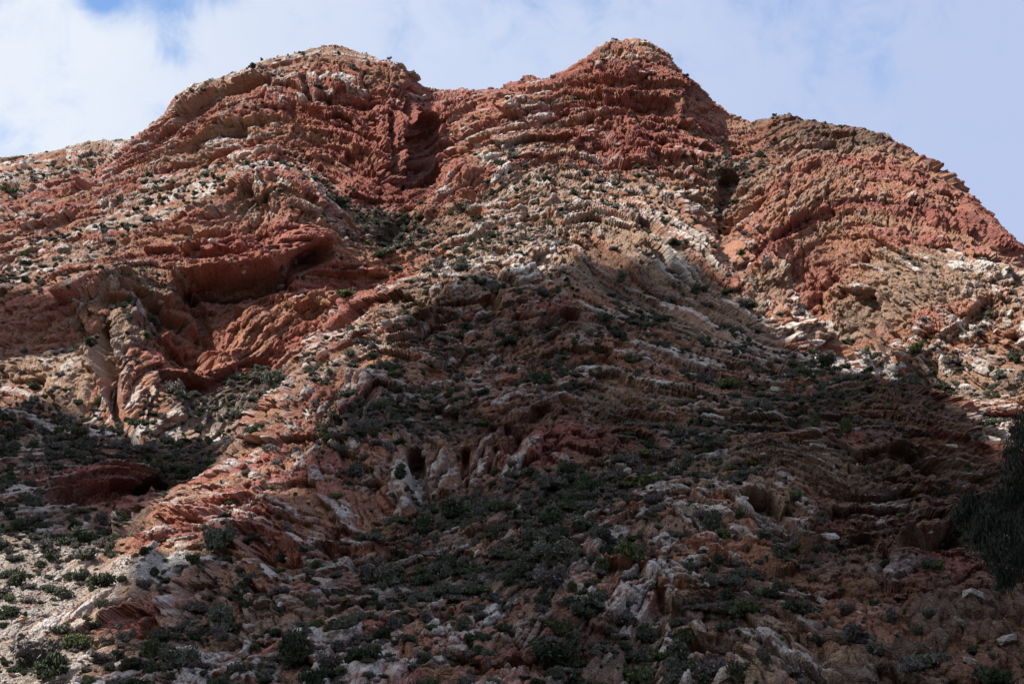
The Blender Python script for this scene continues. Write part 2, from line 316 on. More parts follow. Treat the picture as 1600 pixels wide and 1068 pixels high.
# ------------------------------------------------------------------ rock character painted at photograph points: redness, pale weathering, vegetation, bed relief, rubble
#        px   py   red  pale veg  relief rubble
PAINT = [
 (60,250,.25,.45,.35,.8,.6),(150,240,.25,.5,.35,.8,.6),(60,330,.6,.45,.15,1,.4),(150,290,.7,.35,.1,1,.3),(250,220,.6,.4,.1,1.2,.2),(330,150,.4,.5,.25,1.2,.2),(350,200,.5,.45,.08,1.3,.1),(430,110,.35,.5,.5,.9,.4),(480,140,.45,.6,.1,1.4,.1),(520,85,.4,.4,.4,.9,.5),(600,110,.5,.4,.3,1,.4),
 (560,210,.95,.1,.02,1.4,0),(600,290,1,.08,.02,1.2,0),(630,200,.85,.1,.05,1.5,0),(430,220,.6,.4,.1,1.1,.2),(250,310,.25,.6,.6,.5,.8),(330,290,.25,.65,.45,.6,.7),(180,350,.4,.6,.4,.7,.6),(60,410,.4,.6,.5,.6,.7),(400,300,.45,.4,.15,1.1,.2),(350,390,.9,.12,.03,1.1,0),(460,360,.85,.15,.03,.9,0),(250,380,.75,.25,.08,1.1,.1),(520,330,.5,.5,.3,.8,.5),
 (590,360,.3,.3,1,.4,.8),(560,390,.4,.4,.6,.6,.6),(330,480,.75,.2,.05,1.2,0),(380,540,.9,.1,.03,1.2,0),(300,570,.95,.05,.03,1,0),(480,480,.85,.2,.12,.9,.1),(560,430,.9,.2,.08,.8,.1),(430,560,.7,.3,.3,.8,.3),
 (200,450,.25,.6,.35,.9,.4),(50,490,.75,.12,.08,.9,.1),(150,560,.35,.6,.12,1.2,.1),(230,590,.35,.55,.12,1.2,.1),(90,590,.35,.7,.3,1,.3),(280,680,.35,.5,.35,.8,.4),(20,640,.35,.4,.6,.7,.6),(120,670,.3,.5,.7,.7,.6),(60,740,.4,.45,.55,.9,.4),(170,770,.85,.08,.08,.9,0),(300,620,.2,.35,1,.4,.8),(380,590,.2,.3,1,.4,.8),(280,730,.25,.3,.9,.4,.8),(60,800,.45,.4,.4,1,.3),(180,840,.2,.4,.8,.2,1),
 (100,850,.15,.5,.75,.1,1),(100,930,.15,.8,.28,.08,1),(200,900,.15,.8,.3,.1,1),(40,960,.15,.7,.35,.08,1),(40,1040,.15,.6,.5,.08,1),(110,1030,.15,.6,.5,.1,1),(10,880,.15,.5,.6,.1,1),(270,820,.8,.3,.05,1.2,0),(340,740,.6,.35,.2,.8,.3),(400,660,.5,.35,.2,.8,.3),
 (750,170,.6,.35,.12,1.1,.2),(700,270,.7,.3,.08,1.2,.1),(780,240,.35,.5,.25,.9,.4),(830,290,.3,.6,.2,1,.4),(860,190,.45,.45,.2,1.1,.2),(920,190,.6,.35,.1,1.2,.1),(980,90,.4,.45,.2,1.1,.3),(960,140,.9,.1,.06,1.1,.1),(1030,150,.8,.15,.12,1.1,.1),(1000,220,.9,.1,.08,1.3,0),(1080,230,.8,.15,.1,1.3,.1),(900,300,.25,.6,.3,.8,.6),(1000,290,.25,.55,.35,.8,.6),(1090,300,.5,.4,.2,1.1,.2),(1140,270,.3,.3,.6,.7,.5),(1120,180,.6,.2,.3,1,.3),
 (1250,200,.35,.25,.3,1,.3),(1330,200,.3,.35,.25,1.1,.2),(1300,260,.55,.35,.06,1.2,.05),(1220,300,.6,.35,.04,1.2,.05),(1400,280,.7,.2,.08,1.2,.05),(1480,300,.7,.15,.12,1.2,.05),(1350,340,.65,.42,.05,1,.1),(1220,380,.75,.25,.03,1.2,0),(1280,430,.7,.25,.05,1.3,0),(1430,360,.7,.3,.1,1,.1),(1540,370,.8,.15,.15,1,.1),(1450,420,.35,.55,.3,.9,.4),(1400,480,.5,.5,.15,1.1,.2),(1560,440,.3,.65,.2,1.2,.2),(1280,520,.5,.5,.12,.9,.3),(1400,540,.45,.5,.2,1,.3),(1520,530,.4,.55,.2,1.1,.2),(1580,540,.5,.4,.1,1.2,.1),
 (1360,580,.2,.7,.4,.7,.6),(1460,600,.3,.5,.75,.7,.5),(1560,600,.3,.45,.8,.6,.5),(1550,640,.4,.6,.15,1.1,.2),(1580,710,.35,.7,.15,1,.3),
 (720,400,.2,.65,.45,.8,.6),(800,370,.2,.6,.45,.8,.6),(900,340,.25,.55,.35,1,.4),(850,420,.3,.5,.25,1,.3),(960,420,.45,.2,.05,.7,.05),(1040,400,.2,.6,.2,1.3,.2),(1110,470,.2,.6,.3,1.1,.3),(1180,540,.15,.55,.5,.8,.5),(680,490,.4,.4,.12,1.3,.1),(620,570,.3,.5,.3,1.1,.3),(560,600,.45,.35,.3,.9,.3),(760,520,.3,.4,.35,.9,.4),(880,500,.4,.35,.2,1,.2),(760,600,.35,.45,.3,.9,.4),(960,520,.2,.4,.65,.7,.6),(1000,560,.25,.55,.25,1.1,.2),(900,590,.2,.4,.55,.8,.5),(1080,620,.25,.5,.4,1,.4),
 (620,640,.15,.3,.85,.6,.6),(680,640,.15,.35,.75,.7,.5),(650,720,.25,.55,.15,1.4,.1),(720,720,.25,.55,.2,1.4,.1),(790,710,.5,.35,.05,1.3,.05),(860,680,.5,.2,.05,1.2,.05),(980,680,.25,.1,.15,1,.1),(1080,700,.2,.35,.7,.7,.5),(480,760,.6,.25,.2,1,.2),(540,830,.5,.35,.3,1,.3),(430,860,.7,.25,.15,1.1,.1),(300,920,.5,.5,.15,1.3,.1),(220,960,.7,.3,.1,1.2,.1),(180,1020,.35,.45,.5,.6,.6),(360,980,.35,.55,.3,1.1,.3),(480,960,.5,.35,.35,.9,.3),(450,1040,.25,.5,.5,.8,.5),(570,780,.55,.35,.15,1,.1),(560,900,.35,.45,.4,.9,.4),
 (700,810,.12,.2,1,.4,.7),(760,850,.2,.6,.35,.9,.4),(900,780,.12,.25,.95,.5,.6),(820,890,.12,.2,1,.4,.7),(650,920,.15,.3,.8,.6,.6),(720,960,.2,.45,.5,.8,.5),(620,1000,.2,.5,.5,.9,.5),(800,1000,.25,.5,.5,1,.4),(900,1010,.15,.3,.8,.7,.5),(930,900,.15,.75,.35,1,.4),(1010,920,.2,.75,.1,1.2,.1),(1080,860,.25,.55,.25,1.1,.2),(1000,800,.2,.5,.5,.9,.4),(1060,790,.2,.6,.3,1.1,.3),(1150,860,.25,.55,.2,1.2,.2),(1140,940,.12,.2,.9,.5,.6),(1130,1000,.2,.65,.25,1.2,.2),(1060,1040,.15,.45,.6,.8,.5),(1230,1030,.2,.6,.35,1.1,.3),
 (1200,620,.15,.4,.6,.8,.5),(1300,620,.15,.25,.6,.8,.4),(1400,650,.3,.12,.2,1.2,.1),(1480,680,.3,.12,.15,1.2,.1),(1250,740,.25,.4,.3,1.1,.3),(1330,790,.35,.3,.12,1.4,.05),(1420,770,.35,.25,.12,1.3,.05),(1430,850,.4,.2,.06,1.4,0),(1260,880,.15,.2,.5,1,.2),(1400,920,.2,.3,.2,1,.1),(1330,980,.2,.3,.35,1,.2),(1500,960,.25,.2,.12,1.3,.05),(1580,980,.3,.25,.12,1.3,.05),(1450,1040,.15,.25,.4,1.1,.2),(1560,840,.25,.15,.3,1,.2),
]
pw = np.array([hit(p[0], p[1]) for p in PAINT]); pv = np.array([p[2:] for p in PAINT])

# deep clefts, hollows and standing ribs: (points, half width m, depth m; negative = cut in)
FEATURES = [
 ([(298,184),(350,152),(408,132)], 3.0, -4.5), ([(292,172),(350,136),(410,118)], 2.2, 2.5), ([(1140,275),(1132,330),(1128,400)], 2.6, -4.5), ([(668,195),(662,240),(660,280)], 4.0, -7.0), ([(1070,310),(1120,320)], 2.0, -2.0),
 ([(158,500),(168,590),(192,650),(215,690)], 1.6, -5.0), ([(130,480),(150,540),(160,600),(200,665)], 1.8, 1.5), ([(212,495),(214,545),(262,620),(298,678)], 2.2, 1.7), ([(120,465),(200,434),(260,455)], 2.2, 3.0), ([(160,468),(240,470)], 2.0, -3.5), ([(250,500),(300,545)], 6.0, -6.0), ([(270,590),(330,598),(410,568)], 2.5, -3.5),
 ([(300,440),(380,444),(440,432),(505,396)], 2.6, -6.0), ([(300,424),(380,424),(440,405),(490,375)], 4.0, 3.0), ([(352,362),(300,370)], 1.6, -2.5), ([(340,525),(310,470),(285,440)], 1.4, -2.5), ([(425,540),(385,470)], 2.0, 2.2),
 ([(110,782),(170,772),(235,768)], 2.8, -4.5), ([(100,756),(170,735),(240,744)], 1.8, 2.4), ([(208,836),(250,812),(320,802)], 2.4, 2.6), ([(220,836),(300,828)], 0.8, -1.4), ([(390,815),(440,845),(468,875)], 1.0, 1.6), ([(385,835),(425,860),(440,885)], 2.2, -2.6), ([(150,990),(200,925),(250,872)], 1.6, 1.8),
 ([(647,690),(650,740),(655,790)], 1.3, -4.0), ([(725,690),(722,760)], 0.9, -3.2), ([(775,690),(745,780)], 0.8, -2.0), ([(625,670),(622,740),(640,800)], 1.2, 2.0), ([(690,680),(696,770)], 1.2, 2.0), ([(840,640),(800,690),(812,740)], 1.6, -2.4),
 ([(612,180),(616,262)], 1.1, -2.6), ([(641,165),(642,272)], 1.1, -2.6), ([(627,170),(629,270)], 1.0, 1.5), ([(560,250),(620,285)], 4.0, -2.0), ([(475,120),(488,168)], 1.0, -2.2), ([(502,118),(515,168)], 1.2, -2.6),
 ([(655,503),(700,495)], 1.4, -2.2), ([(650,516),(690,512)], 1.0, -2.0), ([(615,535),(660,532)], 1.0, -2.0), ([(620,470),(612,500)], 1.0, -1.8), ([(850,512),(890,500)], 2.4, -3.0), ([(690,562),(715,552)], 1.2, -2.0), ([(930,385),(970,460)], 3.0, -1.2), ([(1005,380),(990,340)], 1.5, 1.5),
 ([(950,880),(1010,886),(1070,935)], 2.2, 2.4), ([(935,985),(980,935)], 1.2, 1.6), ([(1015,980),(1040,930)], 1.0, -1.6), ([(1070,980),(1130,982),(1200,1010)], 1.2, 1.8), ([(1080,1000),(1150,1010)], 1.2, -1.6), ([(1215,1050),(1250,1045)], 1.6, 2.0), ([(1070,800),(1120,815),(1165,842),(1230,900)], 1.4, 1.8), ([(1060,850),(1150,890)], 0.9, -1.4),
 ([(1440,868),(1490,845),(1520,820)], 2.4, -4.0), ([(1400,870),(1480,818)], 1.2, 1.6), ([(1190,790),(1220,840),(1255,890)], 2.0, -3.2), ([(1300,870),(1350,850)], 1.6, -2.4), ([(1250,700),(1330,690)], 1.4, -1.6), ([(1400,725),(1460,735)], 1.6, -2.6), ([(1420,600),(1500,650),(1555,735)], 3.0, 1.5),
 ([(1582,520),(1572,590)], 1.4, -3.0), ([(1215,372),(1255,345),(1300,330)], 1.6, -2.4), ([(1262,480),(1268,440)], 1.0, -1.8), ([(1150,350),(1200,310)], 1.2, -1.5), ([(1455,375),(1510,380)], 1.6, -2.2), ([(1290,208),(1345,215)], 1.2, -2.0), ([(935,230),(950,250)], 3.0, -2.5), ([(1000,160),(1050,165)], 3.0, -2.5),
 ([(640,345),(700,258),(765,228)], 1.4, 1.6), ([(745,290),(720,330)], 1.2, -2.2), ([(1240,640),(1250,665)], 2.0, -2.0), ([(860,500),(850,520)], 1.8, -1.5), ([(640,340),(610,375)], 4.0, -2.0),
]

# ------------------------------------------------------------------ terrain grid: columns by bearing, rows crowded where the slope faces the valley
NC, NR = 1220, 900
cu = np.linspace(A0 + 1e-4, A1 - 1e-4, NC)
yf = np.linspace(86, 497, 1500)
CU, YF = np.meshgrid(cu, yf, indexing='ij')
ZF = zbase(CU, YF)
dz = np.diff(ZF, axis=1); dy = np.diff(YF, axis=1); ym = YF[:, 1:]
el = np.arctan2(ZF - CAMZ, YF)
cost = np.abs(np.diff(el, axis=1)) + 0.30 * np.hypot(dz, dy) / ym * (0.35 + 0.65 * (np.diff(el, axis=1) > 0))
k = np.ones(41) / 41
cost = np.apply_along_axis(lambda r: np.convolve(np.pad(r, 20, mode='edge'), k, 'valid'), 0, cost)
cum = np.concatenate([np.zeros((NC, 1)), np.cumsum(cost, 1)], 1)
cum /= cum[:, -1:]
rows = np.linspace(0, 1, NR)
Yg = np.stack([np.interp(rows, cum[i], yf) for i in range(NC)])
Ug = np.repeat(cu[:, None], NR, 1)
Zg = zbase(Ug, Yg)
P = np.stack([Ug * Yg, Yg, Zg], -1)
du = np.gradient(P, axis=0); dv = np.gradient(P, axis=1)
Nn = np.cross(du, dv); Nn /= np.linalg.norm(Nn, axis=-1, keepdims=True) + 1e-12
Nn[Nn[..., 2] < 0] *= -1
for _ in range(6):                       # soften the base normal
    Nn[1:-1] = (Nn[2:] + Nn[:-2] + 2 * Nn[1:-1]) / 4
    Nn[:, 1:-1] = (Nn[:, 2:] + Nn[:, :-2] + 2 * Nn[:, 1:-1]) / 4
Nn /= np.linalg.norm(Nn, axis=-1, keepdims=True)
p = P.reshape(-1, 3).astype(np.float32)
n0 = Nn.reshape(-1, 3).astype(np.float32)

# rock character on a coarse grid, then spread
cs = 6
Pc = P[::cs, ::cs].reshape(-1, 3)
cv = np.empty((len(Pc), 5))
for s in range(0, len(Pc), 10000):
    c = Pc[s:s + 10000] + 0
    d2 = ((c[:, None] - pw[None]) ** 2 * np.array([1, 0.35, 1])).sum(-1)
    w = 1 / (d2 + 4.0) ** 1.7
    cv[s:s + 10000] = (w @ pv) / w.sum(1, keepdims=True)
cshape = P[::cs, ::cs].shape[:2]
II, JJ = np.meshgrid(np.arange(NC) / cs, np.arange(NR) / cs, indexing='ij')
red, pale, veg, relief, rubble = [bil(cv[:, q].reshape(cshape), II.ravel(), JJ.ravel()).astype(np.float32) for q in range(5)]

pn = p * np.array([1, 0.22, 1], np.float32)      # the slope is seen in section: patterns follow X and Z, and change slowly into the hill
w1 = fbm(pn, 1 / 26.0, 4, 11); w2 = fbm(pn, 1 / 26.0, 4, 57); w3 = fbm(pn, 1 / 6.0, 3, 91)
rough = fbm(pn, 1 / 2.4, 4, 133, 0.55)
# features
feat = np.zeros(len(p), np.float32)
for poly, wd, dep in FEATURES:
    w = [hit(*q) for q in poly]
    lo = np.min(w, 0) - 3 * wd; hi = np.max(w, 0) + 3 * wd
    m = np.nonzero(((p > lo) & (p < hi)).all(1))[0]
    if len(m) == 0: continue
    q = p[m] + np.stack([w3[m], w1[m] * 2, w2[m] * 1.5 + w3[m]], 1) * (0.55 * wd)
    dm = np.full(len(m), 1e9)
    for a, b in zip(w[:-1], w[1:]):
        ab = b - a; t = np.clip(((q - a) @ ab) / (ab @ ab), 0, 1)
        dv_ = (q - a - t[:, None] * ab); dm = np.minimum(dm, (dv_ ** 2 * np.array([1, .45, 1])).sum(1))
    dd = np.sqrt(dm) / wd
    feat[m] += (1.7 if dep < 0 else 1.3) * dep * (1 - sstep(0.70, 1.20, dd)) * (1 + 0.7 * w3[m])

def facets(a, b, c, seed):
    """angular blocks: the nearest of eight jittered cells gives its own offset and tilt"""
    q = np.stack([a, b, c], 1).astype(np.float32) - np.float32(0.5)
    i0 = np.floor(q).astype(np.int32); f = q - i0
    d1 = np.full(len(q), 9e9, np.float32); d2 = d1.copy(); val = np.zeros(len(q), np.float32); cid_ = val.copy()
    for dx in (0, 1):
        for dy_ in (0, 1):
            for dz_ in (0, 1):
                h = ihash(i0[:, 0] + dx, i0[:, 1] + dy_, i0[:, 2] + dz_, seed)
                r1 = (h & np.uint32(255)).astype(np.float32) / 255; r2 = ((h >> np.uint32(8)) & np.uint32(255)).astype(np.float32) / 255; r3 = ((h >> np.uint32(16)) & np.uint32(255)).astype(np.float32) / 255; r4 = (h >> np.uint32(24)).astype(np.float32) / 255
                ex = f[:, 0] - dx - (r1 - .5) * .8; ey = f[:, 1] - dy_ - (r2 - .5) * .8; ez = f[:, 2] - dz_ - (r3 - .5) * .8
                d = ex * ex + ey * ey + ez * ez
                m = d < d1
                d2 = np.where(m, d1, np.minimum(d2, d)); d1 = np.where(m, d, d1)
                val = np.where(m, (r4 * 2 - 1) + 3.4 * ((r2 - .5) * ex + (r3 - .5) * ey) + 1.5 * (r1 - .5) * ez, val); cid_ = np.where(m, r4, cid_)
    return val, np.sqrt(d2) - np.sqrt(d1), cid_
S = fld(SF, p[:, 0] + 1.5 * w1, p[:, 2] + 1.5 * w2).astype(np.float32)
T = fld(TF, p[:, 0] + 2.0 * w2, p[:, 2] + 2.0 * w1).astype(np.float32)
S = S + w3 * 0.45 + 0.03 * rough + 0.012 * (p[:, 1] - 250)
T = T + w1 * 1.5 + 0.03 * p[:, 1]
_v0, _e0, k0_ = facets(S / 10.0, (T + 3 * w3) / 16.0, p[:, 1] / 60.0, 499)
S = S + (k0_ - 0.5) * (0.5 + 2.2 * np.clip(rubble * 2, 0, 1))                          # small faults break the beds
def bedset(mean, seed):
    r = np.random.default_rng(seed)
    th = mean * np.exp(r.normal(0, 0.58, 4000)); ed = np.cumsum(th); ed -= ed[len(ed) // 2]
    return ed.astype(np.float32), th.astype(np.float32), r
def beds(s, mean, seed):
    ed, th, r = bedset(mean, seed)
    i = np.clip(np.searchsorted(ed, s), 1, len(ed) - 1)
    f = (s - ed[i - 1]) / (ed[i] - ed[i - 1])
    return i.astype(np.int32), f.astype(np.float32), (ed[i] - ed[i - 1])
gi, gf, gt = beds(S, 7.5, 5)
bi, bf, bt = beds(S + 0.06 * rough, 1.75, 9)
li, lf, lt = beds(S + 0.1 * rough, 0.55, 21)
hg = h01(gi, seed=3) * 2 - 1
hb = h01(bi, seed=4) * 2 - 1
def blocks(i, th, t, seed, k0, k1):
    L_ = th * (k0 + k1 * h01(i, seed=seed))
    q = t / L_ + 31.7 * h01(i, seed=seed + 1)
    j = np.floor(q).astype(np.int32); f = q - j
    return j, f.astype(np.float32), L_
bj, bjf, bL = blocks(bi, np.clip(bt, 0.9, 3), T + 0.3 * w3, 41, 1.3, 2.6)
hk = h01(bi, bj, seed=44) * 2 - 1
hk2 = h01(bi, bj, seed=45) * 2 - 1
lj, ljf, lL = blocks(li, np.clip(lt, 0.4, 1), T, 61, 1.5, 4)
hl = h01(li, lj, seed=64) * 2 - 1
edge_s = np.minimum(bf, 1 - bf) * bt; edge_t = np.minimum(bjf, 1 - bjf) * bL
crack = np.exp(-(np.minimum(edge_s, edge_t * 1.2) / 0.20) ** 2)
roundf = 1 - (np.abs(2 * bf - 1) ** 3)
gprof = hg * (1 - np.abs(2 * gf - 1) ** 5)
tilt = (bf - 0.5) * hk2
Yw = p[:, 1] + 2.0 * w2
f1, e1, k1 = facets(S / 3.3, (T + 1.0 * w3) / 7.0, Yw / 45.0, 501)
f2, e2, k2 = facets((S + 0.06 * rough) / 1.3, (T + 0.15 * rough) / 2.9, Yw / 25.0, 502)
f3, e3, k3 = facets((S + 0.04 * rough) / 0.52, (T + 0.08 * rough) / 1.15, Yw / 14.0, 503)
f4, e4, k4 = facets((p[:, 0] + .5 * w3 + .15 * p[:, 2]) / 1.15, (p[:, 2] + .5 * w1 - .2 * p[:, 0]) / 0.8, Yw / 14.0, 504)
ck4 = np.exp(-(e4 / 0.09) ** 2)
ck = np.exp(-(e2 / 0.11) ** 2); ck1 = np.exp(-(e1 / 0.07) ** 2)
gs = np.minimum(edge_s, 9) / 0.22; soft = (h01(bi + (bf > 0.5), seed=88) > 0.62)
groove = np.exp(-gs ** 2) * soft * (0.5 + 0.5 * sstep(-0.3, 0.3, w1 + w3))
blk = np.clip(rubble * 2.2, 0, 1)
strata = (-(1.9 - 0.7 * blk) * groove + (3.0 - 0.6 * blk) * gprof + (1.15 - 0.4 * blk) * hb * (0.55 + 0.45 * roundf) + 0.22 * hk
          + (1.2 + 0.9 * blk) * _v0 + (0.95 + 0.5 * blk) * f1 + (0.55 + 0.25 * blk) * f2 + 0.26 * f3 + 0.30 * f4 - 0.35 * ck4 - (0.5 + 0.25 * blk) * ck - (0.7 + 0.4 * blk) * ck1)
# loose rubble on the gentler ground: cells of angular stones
def cells(q, size, seed):
    a = q / np.float32(size); i0 = np.floor(a).astype(np.int32); f = (a - i0).astype(np.float32)
    d1 = np.full(len(q), 9e9, np.float32); d2 = d1.copy(); idv = np.zeros(len(q), np.float32)
    for dx in (-1, 0, 1):
        for dy_ in (-1, 0, 1):
            for dz_ in (-1, 0, 1):
                a_, b_, c_ = i0[:, 0] + dx, i0[:, 1] + dy_, i0[:, 2] + dz_
                hx = h01(a_, b_, c_, seed); hy = h01(a_, b_, c_, seed + 1); hz = h01(a_, b_, c_, seed + 2)
                d = (dx + hx - f[:, 0]) ** 2 + (dy_ + hy - f[:, 1]) ** 2 + (dz_ + hz - f[:, 2]) ** 2
                m = d < d1
                d2 = np.where(m, d1, np.minimum(d2, d)); idv = np.where(m, hx * 7.13 + hy * 3.7, idv); d1 = np.where(m, d, d1)
    return np.sqrt(d1), np.sqrt(d2), (idv % 1.0).astype(np.float32)
c1, c2, cid = cells(p * np.array([1, .4, 1], np.float32) + np.stack([w3, w1, w2], 1) * 0.5, 1.7, 300)
stone = np.clip((c2 - c1) * 2.2, 0, 1) ** 0.6 * (0.25 + 0.9 * cid) - 0.5
big = fbm(pn, 1 / 20.0, 3, 201); ridg = 1 - np.abs(fbm(pn, 1 / 10.0, 3, 231)) * 2.2
rub = np.clip(rubble + 0.25 * w3, 0, 1)
scree = np.clip((0.3 - relief) / 0.2, 0, 1)
rel = np.clip(relief, 0.05, 1.5)
gentle = np.maximum(sstep(0.93, 0.99, n0[:, 2]), scree)
dout = n0.copy(); dout[:, 2] *= (0.12 + 0.88 * gentle); dout /= np.linalg.norm(dout, axis=1, keepdims=True)
d_out = feat + 3.6 * big * rel + 0.9 * ridg * rel + relief * strata * (1.0 - 0.35 * rub) * 1.15 + 0.16 * rough * np.clip(relief + .1, 0, 1)
d_nrm = rub * (stone * 0.35 + 0.12 * f3) * (1 - 0.5 * scree)
_elg = np.arctan2(P[..., 2] - CAMZ, P[..., 1]); crest = np.exp(-((_elg.max(1, keepdims=True) - _elg) / 0.010) ** 2).ravel().astype(np.float32)      # the skyline is worn smoother
far = (1 - 0.28 * crest) * 0.82 - 0.12 * np.clip((p[:, 1] - 320) / 60, 0, 1)
fade = np.clip((p[:, 1] - 86) / 12, 0, 1) * np.clip((497 - p[:, 1]) / 20, 0, 1)
def soften(a):
    g = a.reshape(NC, NR).copy()
    g[1:-1] = 0.25 * (g[2:] + g[:-2]) + 0.5 * g[1:-1]
    g[:, 1:-1] = 0.25 * (g[:, 2:] + g[:, :-2]) + 0.5 * g[:, 1:-1]
    return g.ravel()
d_out = 0.62 * d_out + 0.38 * soften(d_out)
v = p + (dout * (d_out * far * fade)[:, None] + n0 * (d_nrm * far * fade)[:, None]).astype(np.float32)
V3 = v.reshape(NC, NR, 3)

# true surface normal and slope
du = np.gradient(V3, axis=0); dv = np.gradient(V3, axis=1)
FN = np.cross(du, dv); FN /= np.linalg.norm(FN, axis=-1, keepdims=True) + 1e-12
up_fine = np.abs(FN[..., 2]).ravel()
area = np.linalg.norm(np.cross(du, dv), axis=-1).ravel()

# rock colour: bed, block and weathering, with some lower-right shade
RED = np.array([0.275, 0.104, 0.078]); DEEP = np.array([0.170, 0.056, 0.045]); ORG = np.array([0.315, 0.160, 0.102]); TAN = np.array([0.290, 0.192, 0.136]); PALE = np.array([0.54, 0.495, 0.455]); GREY = np.array([0.172, 0.142, 0.124])
def lerp(a, b, t): return a + (b - a) * t[:, None]
cr = np.clip(red * 0.92 + 0.15 * w1 + 0.34 * (h01(gi, seed=71) - .5) + 0.50 * (h01(bi, seed=72) - .5) + 0.25 * (k1 - .5), 0, 1)
colr = lerp(np.broadcast_to(TAN, (len(p), 3)), np.broadcast_to(ORG, (len(p), 3)), sstep(0.12, 0.42, cr))
colr = lerp(colr, np.broadcast_to(RED, (len(p), 3)), sstep(0.38, 0.72, cr))
colr = lerp(colr, np.broadcast_to(DEEP, (len(p), 3)), sstep(0.8, 1.1, cr + 0.25 * w2) * 0.8)
greyf = sstep(0.45, 0.9, k2 + 0.35 * w2) * (1 - red) * 0.75
colr = lerp(colr, np.broadcast_to(GREY, (len(p), 3)), greyf)
exposed = sstep(-0.5, 0.9, f2 * 0.5 + f1 * 0.25 + hb * 0.35 + stone * rub * 0.9)
pf = sstep(0.50, 0.88, -0.045 + 0.30 * (h01(bi, seed=79) - .5) + pale * 0.75 + 0.42 * exposed * (0.35 + pale) + 0.32 * (up_fine - 0.55) + 0.28 * rough + 0.15 * w3 + 0.34 * (k2 - .5) + 0.20 * (k1 - .5))
colr = lerp(colr, np.broadcast_to(PALE, (len(p), 3)) * (0.72 + 0.28 * k2)[:, None], pf * 0.85)
soil = np.array([0.115, 0.086, 0.068])
colr = lerp(colr, np.broadcast_to(soil, (len(p), 3)), sstep(0.45, 0.9, veg + 0.3 * w3 + 0.3 * (up_fine - .6)) * 0.75 * (1 - pf))
colr = colr * (0.86 + 0.28 * ((k1 + k3) * 0.5))[:, None]
colr = lerp(colr, np.broadcast_to(np.array([0.27, 0.235, 0.205]), (len(p), 3)) * (0.75 + 0.5 * k3)[:, None], scree * 0.85)
varn_shade = sstep(0.50, 0.22, pale + 0.2 * w3) * sstep(0.60, 0.36, red)      # dark varnish, plus the lower-right shade put into the rock colour
colr = colr * (1 - 0.55 * varn_shade)[:, None]
colr = np.clip(colr, 0.012, 0.8)

# visibility along each column (for choosing which bushes and stones show)
ELV = (V3[..., 2] - CAMZ) / V3[..., 1]
run = np.maximum.accumulate(ELV, 1)
VIS = (ELV >= run - 0.0012).ravel()
UU = V3[..., 0] / V3[..., 1]
def project(q):
    x, y, z = q[..., 0], q[..., 1], q[..., 2] - CAMZ
    dep = y * math.cos(PITCH) + z * math.sin(PITCH)
    return 800 + FPX * x / dep, 534 - FPX * (z * math.cos(PITCH) - y * math.sin(PITCH)) / dep, dep

# which piece of the mountain a point belongs to (gullies divide them)
PX0, PY0, DEP0 = project(p)
def polyx(points, y):
    ys = [q[1] for q in points]; xs = [q[0] for q in points]
    return np.interp(y, ys, xs)
gl = [(672, 60), (672, 230), (655, 300), (615, 375), (600, 400), (540, 480), (440, 590), (385, 655), (300, 720), (225, 800), (205, 860), (170, 930), (125, 1010), (110, 1070)]
gr = [(1165, 60), (1150, 250), (1130, 400), (1200, 490), (1255, 555), (1310, 592), (1460, 625), (1520, 680), (1570, 745), (1650, 830), (1900, 1070)]
gy0 = hit(300, 720)
reg_names = ['left_massif', 'central_ridge', 'right_massif', 'scree_slope', 'near_hill']
def region_of(px, py, dep):
    r = np.ones(len(px), np.int8)
    r[px < polyx(gl, py)] = 0
    r[px > polyx(gr, py)] = 2
    r[(r == 0) & (py > 838) & (dep < 215)] = 3
    r[(r == 1) & (px > np.interp(py, [585, 640, 760, 900, 1070], [1290, 1235, 1180, 1255, 1330])) & (py > 585)] = 4
    return r
REG = region_of(PX0, PY0, DEP0)

